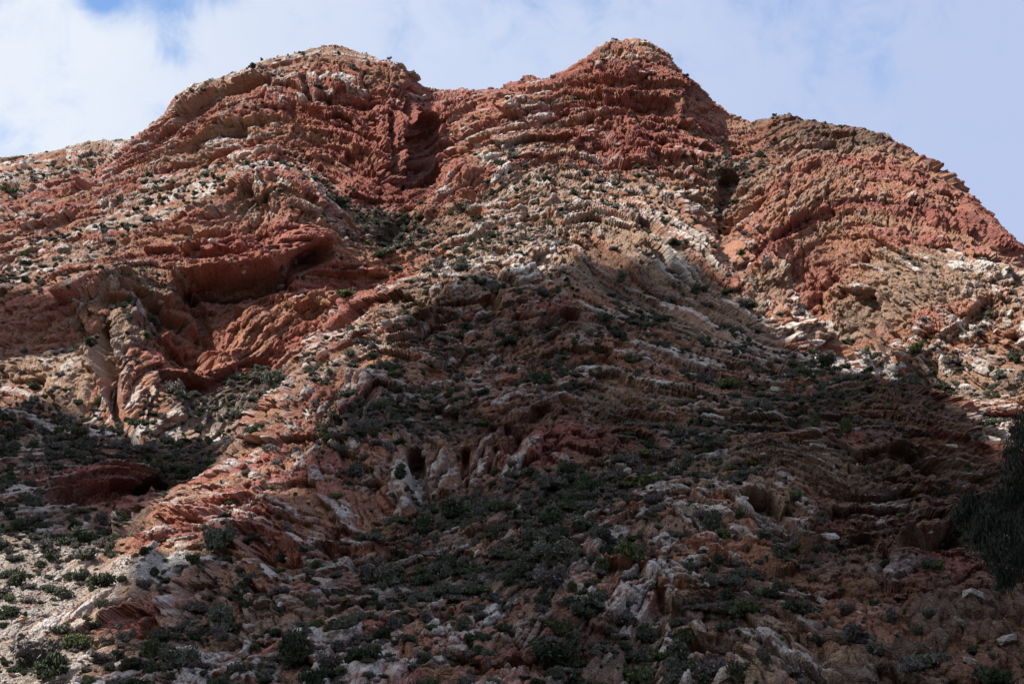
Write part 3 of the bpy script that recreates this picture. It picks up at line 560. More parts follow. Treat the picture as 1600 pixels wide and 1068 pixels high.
# ------------------------------------------------------------------ materials
def new_mat(name):
    m = bpy.data.materials.new(name); m.use_nodes = True
    nt = m.node_tree
    b = nt.nodes['Principled BSDF']
    return m, nt.nodes, nt.links, b
def rock_material(name, attr, kind):
    m, N, L, b = new_mat(name)
    at = N.new('ShaderNodeAttribute'); at.attribute_name = attr; at.attribute_type = kind
    geo = N.new('ShaderNodeNewGeometry')
    def noise(scale, detail=5, rough=0.6):
        n = N.new('ShaderNodeTexNoise'); n.inputs['Scale'].default_value = scale; n.inputs['Detail'].default_value = detail; n.inputs['Roughness'].default_value = rough
        L.new(mp.outputs[0], n.inputs['Vector']); return n
    mp = N.new('ShaderNodeMapping'); mp.inputs['Scale'].default_value = (1, 0.35, 1); L.new(geo.outputs['Position'], mp.inputs['Vector'])
    n1 = noise(1.1, 4, 0.65); n2 = noise(4.2, 3, 0.75); n3 = noise(0.35, 3, 0.6)
    def ramp(n, a, b_, lo, hi):
        r = N.new('ShaderNodeMapRange'); L.new(n.outputs['Fac'], r.inputs['Value'])
        r.inputs['From Min'].default_value = a; r.inputs['From Max'].default_value = b_; r.inputs['To Min'].default_value = lo; r.inputs['To Max'].default_value = hi
        return r.outputs[0]
    def mul(c, f):
        mx = N.new('ShaderNodeVectorMath'); mx.operation = 'SCALE'; L.new(c, mx.inputs[0]); L.new(f, mx.inputs['Scale']); return mx.outputs[0]
    def mix(c, colour, f):
        mx = N.new('ShaderNodeMix'); mx.data_type = 'RGBA'; L.new(f, mx.inputs['Factor']); L.new(c, mx.inputs['A']); mx.inputs['B'].default_value = colour + (1,); return mx.outputs['Result']
    c = at.outputs['Color']
    c = mul(c, ramp(n1, 0.3, 0.7, 0.62, 1.3))
    c = mul(c, ramp(n2, 0.3, 0.7, 0.60, 1.35))
    c = mix(c, (0.045, 0.036, 0.034), ramp(n1, 0.54, 0.70, 0.0, 0.62))      # dark varnish and lichen
    c = mix(c, (0.58, 0.53, 0.48), ramp(n2, 0.60, 0.76, 0.0, 0.45))         # pale lichen flecks
    c = mix(c, (0.32, 0.13, 0.06), ramp(n3, 0.58, 0.75, 0.0, 0.18))         # iron staining
    L.new(c, b.inputs['Base Color'])
    b.inputs['Roughness'].default_value = 0.92
    b.inputs['Specular IOR Level'].default_value = 0.12
    vo = N.new('ShaderNodeTexVoronoi'); vo.feature = 'DISTANCE_TO_EDGE'; vo.inputs['Scale'].default_value = 1.3
    wv = N.new('ShaderNodeVectorMath'); wv.operation = 'MULTIPLY_ADD'; wv.inputs[1].default_value = (0.5, 0.5, 0.5); L.new(n1.outputs['Color'], wv.inputs[0]); L.new(mp.outputs[0], wv.inputs[2]); L.new(wv.outputs[0], vo.inputs['Vector'])
    cr = N.new('ShaderNodeMapRange'); L.new(vo.outputs['Distance'], cr.inputs['Value']); cr.inputs['From Max'].default_value = 0.10
    hs = N.new('ShaderNodeMath'); hs.operation = 'MULTIPLY_ADD'; L.new(cr.outputs[0], hs.inputs[0]); hs.inputs[1].default_value = 0.5; L.new(n2.outputs['Fac'], hs.inputs[2])
    bp = N.new('ShaderNodeBump'); bp.inputs['Strength'].default_value = 0.8; bp.inputs['Distance'].default_value = 0.28
    L.new(hs.outputs[0], bp.inputs['Height']); L.new(bp.outputs[0], b.inputs['Normal'])
    return m
M_TERR = rock_material('folded_rock', 'rock', 'GEOMETRY')
M_BLOCK = rock_material('block_rock', 'rcol', 'INSTANCER')
def leaf_material(name, attr='rcol', trans=0.15):
    m, N, L, b = new_mat(name)
    at = N.new('ShaderNodeAttribute'); at.attribute_name = attr; at.attribute_type = 'INSTANCER'
    va = N.new('ShaderNodeAttribute'); va.attribute_name = 'tint'; va.attribute_type = 'GEOMETRY'
    mx = N.new('ShaderNodeVectorMath'); mx.operation = 'MULTIPLY'
    L.new(at.outputs['Color'], mx.inputs[0]); L.new(va.outputs['Color'], mx.inputs[1])
    L.new(mx.outputs[0], b.inputs['Base Color'])
    b.inputs['Roughness'].default_value = 0.75
    b.inputs['Specular IOR Level'].default_value = 0.2
    return m
M_LEAF = leaf_material('shrub_leaf')

def structure(name, verts, faces, mats, parent=None, kind='structure'):
    me = bpy.data.meshes.new(name)
    me.vertices.add(len(verts)); me.vertices.foreach_set('co', np.ascontiguousarray(verts, np.float32).ravel())
    nf = len(faces); k_ = faces.shape[1]
    me.loops.add(nf * k_); me.loops.foreach_set('vertex_index', faces.ravel().astype(np.int32))
    me.polygons.add(nf); me.polygons.foreach_set('loop_start', np.arange(0, nf * k_, k_, dtype=np.int32))
    me.update(calc_edges=True)
    me.shade_flat()
    me.materials.append(mats)
    o = bpy.data.objects.new(name, me); COL.objects.link(o)
    if kind: o['kind'] = kind
    if parent: o.parent = parent
    return o
# ground sheet of the valley floor
def ground():
    n = 96
    a = np.linspace(0, 2 * np.pi, n, endpoint=False)
    rings = [0.0, 30, 70, 110, 200, 500, 1500, 6000]
    vs = [(0, 0, 0)]
    for r in rings[1:]:
        for t in a:
            z = 0.0 if r < 120 else -0.5
            vs.append((r * math.cos(t), r * math.sin(t), z))
    me = bpy.data.meshes.new('ground'); fs = [(0, 1 + i, 1 + (i + 1) % n) for i in range(n)]
    for k_ in range(len(rings) - 2):
        o1 = 1 + k_ * n; o2 = o1 + n
        fs += [(o1 + i, o2 + i, o2 + (i + 1) % n, o1 + (i + 1) % n) for i in range(n)]
    me.from_pydata(vs, [], fs); me.update()
    m, N, L, b = new_mat('valley_soil')
    geo = N.new('ShaderNodeNewGeometry'); nn = N.new('ShaderNodeTexNoise'); nn.inputs['Scale'].default_value = 0.4; nn.inputs['Detail'].default_value = 8
    L.new(geo.outputs['Position'], nn.inputs['Vector'])
    rp = N.new('ShaderNodeValToRGB'); L.new(nn.outputs['Fac'], rp.inputs['Fac'])
    rp.color_ramp.elements[0].position = 0.35; rp.color_ramp.elements[0].color = (0.05, 0.055, 0.03, 1)
    rp.color_ramp.elements[1].position = 0.65; rp.color_ramp.elements[1].color = (0.20, 0.14, 0.10, 1)
    L.new(rp.outputs[0], b.inputs['Base Color']); b.inputs['Roughness'].default_value = 0.95
    me.materials.append(m)
    o = bpy.data.objects.new('ground', me); COL.objects.link(o); o['kind'] = 'structure'
    return o
ground()
def opposite_slope():
    """the other wall of the gorge, behind the camera"""
    n, m = 120, 40
    X = np.linspace(-900, 900, n); R = np.linspace(0, 1, m)
    XX, RR = np.meshgrid(X, R, indexing='ij')
    q = np.stack([XX.ravel(), RR.ravel() * 300, np.zeros(XX.size)], 1).astype(np.float32)
    YY = -45 - 330 * RR; ZZ = -1 + 170 * RR ** 0.85 + (16 * fbm(q, 1 / 70., 4, 811)).reshape(XX.shape) * np.clip(RR * 4, 0, 1)
    vs = np.stack([XX, YY, ZZ], -1).reshape(-1, 3); i_ = np.arange(n * m).reshape(n, m)
    fs = np.stack([i_[:-1, :-1], i_[:-1, 1:], i_[1:, 1:], i_[1:, :-1]], -1).reshape(-1, 4)
    o = structure('opposite_slope', vs, fs, M_TERR)
    at = o.data.attributes.new('rock', 'FLOAT_COLOR', 'POINT'); at.data.foreach_set('color', np.tile(np.array([.12, .085, .065, 1], np.float32), len(vs)))
opposite_slope()
idx = np.arange(NC * NR).reshape(NC, NR)
quads = np.stack([idx[:-1, :-1], idx[1:, :-1], idx[1:, 1:], idx[:-1, 1:]], -1).reshape(-1, 4)
qreg = REG[quads[:, 0]]
TERR = {}
for r, nm in enumerate(reg_names):
    q = quads[qreg == r]
    used, inv = np.unique(q, return_inverse=True)
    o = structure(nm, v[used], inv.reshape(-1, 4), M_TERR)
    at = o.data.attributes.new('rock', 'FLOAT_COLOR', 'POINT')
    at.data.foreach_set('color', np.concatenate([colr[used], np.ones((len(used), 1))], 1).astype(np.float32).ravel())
    TERR[nm] = o
# ------------------------------------------------------------------ cloud meshes added out of frame, outlined to cast the lower slopes' shade
SHADE = [  # outlines of the shaded ground, as photograph points
 [(700,470),(760,425),(830,440),(900,395),(990,420),(1060,400),(1120,450),(1190,505),(1250,560),(1300,585),(1420,590),(1500,650),(1560,745),(1640,800),(1900,900),(1900,1300),(130,1300),(120,1075),(150,985),(215,905),(310,850),(370,800),(430,770),(470,720),(520,660),(600,590),(660,520)],
 [(-260,640),(60,620),(150,680),(270,690),(325,650),(345,690),(300,760),(215,800),(180,845),(60,850),(-260,870)],
 [(-260,985),(-20,950),(60,965),(110,1005),(150,1060),(200,1100),(200,1300),(-260,1300)],
 [(-260,460),(-30,450),(120,490),(110,540),(0,560),(-260,580)],
]
SHADE_CLOUD_Z = 400.0
def shade_cloud(poly, seed):
    from mathutils.geometry import tessellate_polygon
    W = []
    for px, py in poly:
        q = hit(min(max(px, -210), 1810), min(py, 1068))
        if py > 1068: q = q + np.array([0, -140.0, 0])
        if px > 1810 or px < -210: q = q + np.array([80.0 * np.sign(px - 800), 0, 0])
        W.append((q + SUN_DIR * (SHADE_CLOUD_Z - q[2]) / SUN_DIR[2])[:2])
    W = np.array(W); st = 2.5
    lo = W.min(0) - 25; hi = W.max(0) + 25
    gx = np.arange(lo[0], hi[0], st); gy_ = np.arange(lo[1], hi[1], st)
    X, Y = np.meshgrid(gx, gy_, indexing='ij'); q = np.stack([X.ravel(), Y.ravel()], 1)
    d = np.full(len(q), 1e9); ins = np.zeros(len(q), bool)
    for a, b in zip(W, np.roll(W, -1, 0)):
        ab = b - a; t = np.clip(((q - a) @ ab) / (ab @ ab), 0, 1); d = np.minimum(d, np.hypot(*(q - a - t[:, None] * ab).T))
        c = ((a[1] > q[:, 1]) != (b[1] > q[:, 1])); xx = (b[0] - a[0]) * (q[:, 1] - a[1]) / (b[1] - a[1] + 1e-12) + a[0]
        ins ^= c & (q[:, 0] < xx)
    sd = np.where(ins, d, -d)
    q3 = np.concatenate([q, np.zeros((len(q), 1))], 1).astype(np.float32)
    sd = (sd + 5.0 * fbm(q3, 1 / 18.0, 4, seed)).reshape(X.shape)
    h = np.sqrt(np.clip(sd, 0, 60) + 0.3) * 3.2 + 2.0 * fbm(q3, 1 / 14.0, 4, seed + 5).reshape(X.shape)
    keep = (sd[:-1, :-1] > 0)
    iq = np.arange(X.size).reshape(X.shape)
    qd = np.stack([iq[:-1, :-1], iq[1:, :-1], iq[1:, 1:], iq[:-1, 1:]], -1)[keep]
    top = np.stack([X, Y, SHADE_CLOUD_Z + np.maximum(h, .5)], -1).reshape(-1, 3); bot = np.stack([X, Y, SHADE_CLOUD_Z - np.maximum(h * .35, .3)], -1).reshape(-1, 3)
    used, inv = np.unique(qd, return_inverse=True); qd = inv.reshape(-1, 4); nv = len(used)
    ed = np.concatenate([qd[:, [0, 1]], qd[:, [1, 2]], qd[:, [2, 3]], qd[:, [3, 0]]]); key = np.sort(ed, 1); _, ii, cc = np.unique(key, axis=0, return_index=True, return_counts=True)
    rim = ed[ii[cc == 1]]
    side = np.stack([rim[:, 1], rim[:, 0], rim[:, 0] + nv, rim[:, 1] + nv], 1)
    o = structure('shade_cloud', np.concatenate([top[used], bot[used]]), np.concatenate([qd, qd[:, ::-1] + nv, side]), M_SHADE_CLOUD)
    return o
M_SHADE_CLOUD, _N, _L, _b = new_mat('shade_cloud_white'); _b.inputs['Base Color'].default_value = (0.85, 0.86, 0.88, 1); _b.inputs['Roughness'].default_value = 1.0
for i_, po in enumerate(SHADE): shade_cloud(po, 700 + 20 * i_)
# ------------------------------------------------------------------ shrubs, rock blocks and stones
def mesh_from(name, verts, faces, mat, tint=None):
    me = bpy.data.meshes.new(name); me.from_pydata([tuple(q) for q in verts], [], [tuple(f) for f in faces]); me.update(); me.shade_flat(); me.materials.append(mat)
    if tint is not None:
        at = me.attributes.new('tint', 'FLOAT_COLOR', 'FACE'); at.data.foreach_set('color', np.concatenate([tint, np.ones((len(tint), 1))], 1).astype(np.float32).ravel())
    return me
def shrub_mesh(seed, flat):
    r = np.random.default_rng(seed)
    vs, fs, tn = [], [], []
    nl = 9
    lobes = [(r.normal(0, 0.34, 2), 0.25 + 0.60 * r.random(), 0.32 + 0.24 * r.random()) for _ in range(nl)]
    for c, h, rad in lobes:                       # twiggy heart of each clump
        k0 = len(vs); m = 7
        for a in range(m):
            for b_ in range(4):
                th = a / m * 2 * np.pi; ph = (b_ / 3 - 0.35) * 1.9; q = 0.60 * rad * (0.75 + 0.5 * r.random())
                vs.append((c[0] + q * np.cos(ph) * np.cos(th), c[1] + q * np.cos(ph) * np.sin(th), h * flat + q * np.sin(ph) * flat))
        for a in range(m):
            for b_ in range(3):
                fs.append((k0 + a * 4 + b_, k0 + ((a + 1) % m) * 4 + b_, k0 + ((a + 1) % m) * 4 + b_ + 1, k0 + a * 4 + b_ + 1)); tn.append(np.full(3, 0.55) * (0.8 + 0.4 * r.random()))
    for _ in range(620):
        c, h, rad = lobes[r.integers(nl)]
        d = r.normal(size=3); d /= np.linalg.norm(d); d[2] = abs(d[2]) * 1.0 - 0.25 * r.random()
        q = rad * (0.7 + 0.42 * r.random())
        o = np.array([c[0], c[1], h * flat]) + d * q * np.array([1, 1, flat])
        a = r.normal(size=3) + d * 0.8; a /= np.linalg.norm(a); b_ = np.cross(a, r.normal(size=3)); b_ /= np.linalg.norm(b_)
        l = 0.09 + 0.10 * r.random(); w = l * 0.45; k0 = len(vs)
        vs += [o - b_ * w, o + a * l * 1.3, o + b_ * w, o - a * l * .6]; fs.append((k0, k0 + 1, k0 + 2, k0 + 3))
        g = 0.7 + 0.7 * r.random(); tn.append(np.array([g * (0.9 + .25 * r.random()), g, g * (0.85 + .3 * r.random())]))
    vs = np.array(vs); vs[:, 2] = np.maximum(vs[:, 2], -0.25)
    return mesh_from('shrub', vs, fs, M_LEAF, np.array(tn))
SHRUB_MESH = [shrub_mesh(900 + i, f) for i, f in enumerate((0.8, 0.65, 0.95, 0.55, 0.75, 1.1))]
def block_mesh(seed, name, ex=0.72):
    r = np.random.default_rng(seed)
    bm = bmesh.new()
    for _ in range(17):
        q = r.uniform(-1, 1, 3); k_ = int(np.argmax(np.abs(q))); q[k_] = np.sign(q[k_]) * (0.86 + 0.14 * r.random()); q = np.sign(q) * np.abs(q) ** ex
        bm.verts.new(q * 0.5)
    res = bmesh.ops.convex_hull(bm, input=bm.verts)
    bmesh.ops.delete(bm, geom=[g for g in set(res['geom_interior'] + res['geom_unused']) if isinstance(g, bmesh.types.BMVert)], context='VERTS')
    me = bpy.data.meshes.new(name); bm.to_mesh(me); bm.free(); me.shade_flat(); me.materials.append(M_BLOCK)
    return me
BLOCK_MESH = [block_mesh(40 + i, 'rock_block', 0.62) for i in range(7)]
STONE_MESH = [block_mesh(70 + i, 'boulder', 0.85) for i in range(6)]

PXV, PYV, DEPV = project(v)
INF = (PXV > -20) & (PXV < 1620) & (PYV > -20) & (PYV < 1090)
def sample(dens, rng):
    e = dens * area
    tot = e.sum(); n = rng.poisson(tot)
    c = np.cumsum(e); return np.searchsorted(c, rng.random(n) * c[-1])
def stuff_points(name, mesh_objs, loc, rot, scl, idx_, colour, parent=None, label=None):
    me = bpy.data.meshes.new(name); me.vertices.add(len(loc)); me.vertices.foreach_set('co', loc.astype(np.float32).ravel())
    for nm, dt, key, arr in (('rot', 'FLOAT_VECTOR', 'vector', rot), ('scl', 'FLOAT_VECTOR', 'vector', scl), ('vidx', 'INT', 'value', idx_), ('rcol', 'FLOAT_COLOR', 'color', np.concatenate([colour, np.ones((len(colour), 1))], 1))):
        at = me.attributes.new(nm, dt, 'POINT'); at.data.foreach_set(key, np.ascontiguousarray(arr, np.int32 if dt == 'INT' else np.float32).ravel())
    o = bpy.data.objects.new(name, me); COL.objects.link(o); o['kind'] = 'stuff'
    if parent: o.parent = parent
    g = bpy.data.node_groups.new(name + '_scatter', 'GeometryNodeTree')
    g.interface.new_socket('Geometry', in_out='INPUT', socket_type='NodeSocketGeometry'); g.interface.new_socket('Geometry', in_out='OUTPUT', socket_type='NodeSocketGeometry')
    N, L = g.nodes, g.links
    gi_ = N.new('NodeGroupInput'); go = N.new('NodeGroupOutput')
    join = N.new('GeometryNodeJoinGeometry')
    for mo in mesh_objs:
        oi = N.new('GeometryNodeObjectInfo'); oi.inputs['Object'].default_value = mo; oi.inputs['As Instance'].default_value = True; oi.transform_space = 'ORIGINAL'
        L.new(oi.outputs['Geometry'], join.inputs[0])
    iop = N.new('GeometryNodeInstanceOnPoints'); iop.inputs['Pick Instance'].default_value = True
    def named(nm, dt):
        n = N.new('GeometryNodeInputNamedAttribute'); n.data_type = dt; n.inputs['Name'].default_value = nm; return n.outputs['Attribute']
    er = N.new('FunctionNodeEulerToRotation'); L.new(named('rot', 'FLOAT_VECTOR'), er.inputs[0])
    L.new(gi_.outputs[0], iop.inputs['Points']); L.new(join.outputs[0], iop.inputs['Instance']); L.new(named('vidx', 'INT'), iop.inputs['Instance Index'])
    L.new(er.outputs[0], iop.inputs['Rotation']); L.new(named('scl', 'FLOAT_VECTOR'), iop.inputs['Scale']); L.new(iop.outputs[0], go.inputs[0])
    md = o.modifiers.new('scatter', 'NODES'); md.node_group = g
    return o
ORD = ['first','second','third','fourth','fifth','sixth','seventh','eighth','ninth','tenth','eleventh','twelfth','thirteenth','fourteenth','fifteenth','sixteenth','seventeenth','eighteenth','nineteenth','twentieth']
def ordinal(i):
    if i < 20: return ORD[i]
    t, u_ = divmod(i + 1, 10)
    ty = {2: 'twenty', 3: 'thirty', 4: 'forty', 5: 'fifty', 6: 'sixty', 7: 'seventy', 8: 'eighty', 9: 'ninety'}[t]
    if u_ == 0: return ty[:-1] + 'ieth'
    return ty + '-' + ORD[u_ - 1]
PLACES = [(60,930,'on the pale scree slope'),(180,890,'on the pale scree slope'),(60,1040,'on the shaded foot of the scree'),(80,840,'at the head of the scree'),(300,620,'in the hollow under the red curved fold'),(400,590,'in the hollow under the red curved fold'),(590,365,'in the gully below the red cliff'),(110,680,'on the dark slope below the upright ribs'),(250,730,'in the dark gully beside the low cave'),
 (250,310,'on the ledge below the left dome'),(450,100,'on the crest of the left dome'),(100,235,'on the far left ridge'),(60,410,'on the left flank of the mountain'),(740,400,'on the top of the shaded spur'),(900,340,'on the top of the shaded spur'),(640,640,'above the row of upright beds'),(700,820,'below the row of upright beds'),(900,780,'in the green hollow of the spur'),(820,890,'in the green hollow of the spur'),(960,530,'in the middle of the shaded spur'),(760,560,'in the middle of the shaded spur'),
 (1100,640,'on the right shoulder of the spur'),(1180,540,'on the right shoulder of the spur'),(1300,620,'on top of the near dark hill'),(1350,760,'on the face of the near dark hill'),(1460,600,'in the gully behind the dark hill'),(1560,600,'in the gully behind the dark hill'),(1450,420,'on the sunlit right dome'),(1300,250,'on the sunlit right dome'),(1140,270,'in the cleft beside the right dome'),(980,100,'on the middle peak'),(980,290,'below the middle peak'),(780,170,'on the saddle between the peaks'),
 (300,960,'among the tilted slabs at lower left'),(480,900,'on the lower left of the spur'),(560,1020,'along the bottom left of the spur'),(720,980,'along the bottom middle of the spur'),(900,1010,'beside the big bottom boulders'),(1000,930,'beside the big bottom boulders'),(1140,950,'along the lower right of the spur'),(1230,1040,'along the bottom right of the spur'),(1260,880,'in the dark hollow at lower right'),(1480,980,'on the dipping beds at bottom right'),(500,700,'on the left edge of the spur'),(1080,800,'right of the green hollow')]
pla = np.array([q[:2] for q in PLACES], float)
def place_of(x, y):
    return PLACES[int(np.argmin(((pla - (x, y)) ** 2).sum(1)))][2]

def pick_individuals(loc, size, n):
    """the n that show largest: in frame, in view"""
    px, py, dp = project(loc)
    return px, py, size / dp
# shrubs
rs = np.random.default_rng(77)
patch = 0.25 + 0.75 * sstep(-0.45, 0.45, 0.7 * w3 + 0.8 * fbm(pn, 1 / 12.0, 3, 611) + 0.9 * (veg - 0.4))
dens = 0.85 * np.clip(veg - 0.02, 0, 1) ** 1.45 * patch * (0.25 + 0.75 * sstep(0.15, 0.6, up_fine)) * fade * (1 - 0.75 * crest)
ids = sample(dens * (VIS | (rs.random(len(v)) < 0.08)), rs)
loc = v[ids].astype(float); nS = len(ids)
size = np.clip(0.52 * np.exp(rs.normal(0, 0.50, nS)), 0.22, 1.9)
kinds = [('dark green', (0.038, 0.050, 0.026)), ('grey-green', (0.085, 0.092, 0.070)), ('olive green', (0.068, 0.085, 0.034)), ('grey-brown', (0.110, 0.098, 0.092))]
kd = rs.choice(4, nS, p=[.22, .36, .14, .28])
kc = np.array([q[1] for q in kinds])[kd] * (0.75 + 0.5 * rs.random((nS, 1)))
sv = rs.integers(0, len(SHRUB_MESH), nS)
size = np.where(kd == 0, size * 1.15, size) * (1 - 0.4 * crest[ids])
rot = np.stack([rs.normal(0, .12, nS), rs.normal(0, .12, nS), rs.random(nS) * 6.28], 1)
scl = np.stack([size, size * (0.8 + .4 * rs.random(nS)), size * (0.95 + .55 * rs.random(nS))], 1)
sink = loc - np.array([0, 0, 0.06]) * size[:, None]
spx, spy, ssz = pick_individuals(loc, size, 300)
okk = VIS[ids] & (spx > 8) & (spx < 1592) & (spy > 8) & (spy < 1060)
order = np.argsort(-np.where(okk, ssz, 0))
ind = order[:300]
rest = np.setdiff1d(np.arange(nS), ind)
bucket = {}
shrub_objs = []
for q in sorted(ind, key=lambda q: spx[q]):
    nm = kinds[kd[q]][0]; pl = place_of(spx[q], spy[q]); bucket.setdefault((nm, pl), []).append(q)
for (nm, pl), qs in bucket.items():
    for k_, q in enumerate(qs):
        o = bpy.data.objects.new('shrub', SHRUB_MESH[sv[q]]); COL.objects.link(o)
        o.location = sink[q]; o.rotation_euler = rot[q]; o.scale = scl[q]
        o['rcol'] = [float(c) for c in kc[q]]
        o['label'] = ('only %s shrub %s' % (nm, pl)) if len(qs) == 1 else ('%s %s shrub from the left %s' % (ordinal(k_), nm, pl))
        o['category'] = 'shrub'; o['group'] = 'shrubs scattered over the mountainside'
        shrub_objs.append((sv[q], o))
src = []
for i_ in range(len(SHRUB_MESH)):
    src.append(next(o for k_, o in shrub_objs if k_ == i_))
stuff_points('shrubland', src, sink[rest], rot[rest], scl[rest], sv[rest], kc[rest])
print('shrubs', nS)

# rock blocks weathering out of the beds: parts of the mountain pieces
rb_ = np.random.default_rng(78)
dens = 0.055 * np.clip(0.25 + rub, 0, 1) * (1 - scree) * (0.35 + pale) * fade * sstep(0.15, 0.35, relief)
ids = sample(dens * VIS, rb_)
nB = len(ids); loc = v[ids].astype(float)
gx_ = (fld(SF, loc[:, 0] + .5, loc[:, 2]) - fld(SF, loc[:, 0] - .5, loc[:, 2])); gz_ = (fld(SF, loc[:, 0], loc[:, 2] + .5) - fld(SF, loc[:, 0], loc[:, 2] - .5))
ang = np.arctan2(gx_, gz_)                    # tilt of the bed about Y
th = np.clip(0.48 * np.exp(rb_.normal(0, .45, nB)), 0.22, 1.15)
scl = np.stack([th * (1.3 + 1.5 * rb_.random(nB)), th * (1.2 + 1.2 * rb_.random(nB)), th], 1)
rot = np.stack([rb_.normal(0.0, .22, nB), ang + rb_.normal(0, .22, nB), rb_.normal(0, .35, nB)], 1)
bc = colr[ids] * (0.8 + 0.45 * rb_.random((nB, 1)))
isp = rb_.random(nB) < (0.15 + 0.6 * pale[ids]); bc = np.where(isp[:, None], 0.35 * bc + 0.65 * PALE * (0.7 + .4 * rb_.random((nB, 1))), bc)
bv = rb_.integers(0, len(BLOCK_MESH), nB)
ctr = loc + n0[ids] * (0.12 * th)[:, None]
bpx, bpy_, bsz = pick_individuals(loc, scl.max(1), 300)
ok = (bpx > 4) & (bpx < 1596) & (bpy_ > 4) & (bpy_ < 1064)
for r_, nm in enumerate(reg_names):
    mine = np.nonzero(REG[ids] == r_)[0]
    if len(mine) == 0: continue
    od = mine[np.argsort(-np.where(ok[mine], bsz[mine], 0))]
    par = TERR[nm]; objs = []
    for q in od[:260]:
        o = bpy.data.objects.new('rock_block', BLOCK_MESH[bv[q]]); COL.objects.link(o); o.parent = par
        o.location = ctr[q]; o.rotation_euler = rot[q]; o.scale = scl[q]; o['rcol'] = [float(c) for c in bc[q]]
        objs.append((bv[q], o))
    od = od[260:]
    if len(od):
        have = {k_: o for k_, o in objs}
        ks = sorted(have); remap = np.array([ks.index(b_) if b_ in have else 0 for b_ in range(len(BLOCK_MESH))])
        stuff_points('loose_blocks', [have[k_] for k_ in ks], ctr[od], rot[od], scl[od], remap[bv[od]], bc[od], par)
print('blocks', nB)

# stones of the scree, and boulders lying on it
rt = np.random.default_rng(79)
dens = 3.8 * scree * fade * (0.55 + 0.45 * sstep(-.4, .4, w3))
ids = sample(dens * VIS, rt); nT = len(ids); loc = v[ids].astype(float)
sz = np.clip(0.17 * np.exp(rt.normal(0, .48, nT)), 0.08, 0.8)
scl = np.stack([sz * (1 + .6 * rt.random(nT)), sz * (1 + .5 * rt.random(nT)), sz * (.6 + .4 * rt.random(nT))], 1)
rot = rt.random((nT, 3)) * np.array([.8, .8, 6.28]) - np.array([.4, .4, 0])
tc_ = np.where(rt.random((nT, 1)) < .6, PALE * .82, np.where(rt.random((nT, 1)) < .5, TAN * 1.15, np.array([.27, .17, .14]))) * (0.65 + .5 * rt.random((nT, 1)))
tv = rt.integers(0, len(STONE_MESH), nT)
tpx, tpy, tsz = pick_individuals(loc, sz, 100)
ok = (tpx > 4) & (tpx < 1596) & (tpy > 4) & (tpy < 1062)
od = np.argsort(-np.where(ok, tsz, 0)); ind = od[:90]; rest = od[90:]
bucket = {}; sobj = {}
for q in sorted(ind, key=lambda q: tpx[q]):
    c = tc_[q]; nm = 'pale' if c.min() > .2 else ('brown' if c[0] < .17 else 'tan')
    bucket.setdefault((nm, place_of(tpx[q], tpy[q])), []).append(q)
for (nm, pl), qs in bucket.items():
    for k_, q in enumerate(qs):
        o = bpy.data.objects.new('boulder', STONE_MESH[tv[q]]); COL.objects.link(o)
        o.location = loc[q] + n0[ids[q]] * sz[q] * .2; o.rotation_euler = rot[q]; o.scale = scl[q] * 1.25; o['rcol'] = [float(c) for c in tc_[q]]
        o['label'] = ('only large %s boulder %s' % (nm, pl)) if len(qs) == 1 else ('%s large %s boulder from the left %s' % (ordinal(k_), nm, pl))
        o['category'] = 'boulder'; o['group'] = 'boulders lying on the scree'
        sobj[tv[q]] = o
ks = sorted(sobj); remap = np.array([ks.index(b_) if b_ in sobj else 0 for b_ in range(len(STONE_MESH))])
stuff_points('scree_stones', [sobj[k_] for k_ in ks], loc[rest] + n0[ids[rest]] * (sz[rest] * .2)[:, None], rot[rest], scl[rest], remap[tv[rest]], tc_[rest])
print('stones', nT)

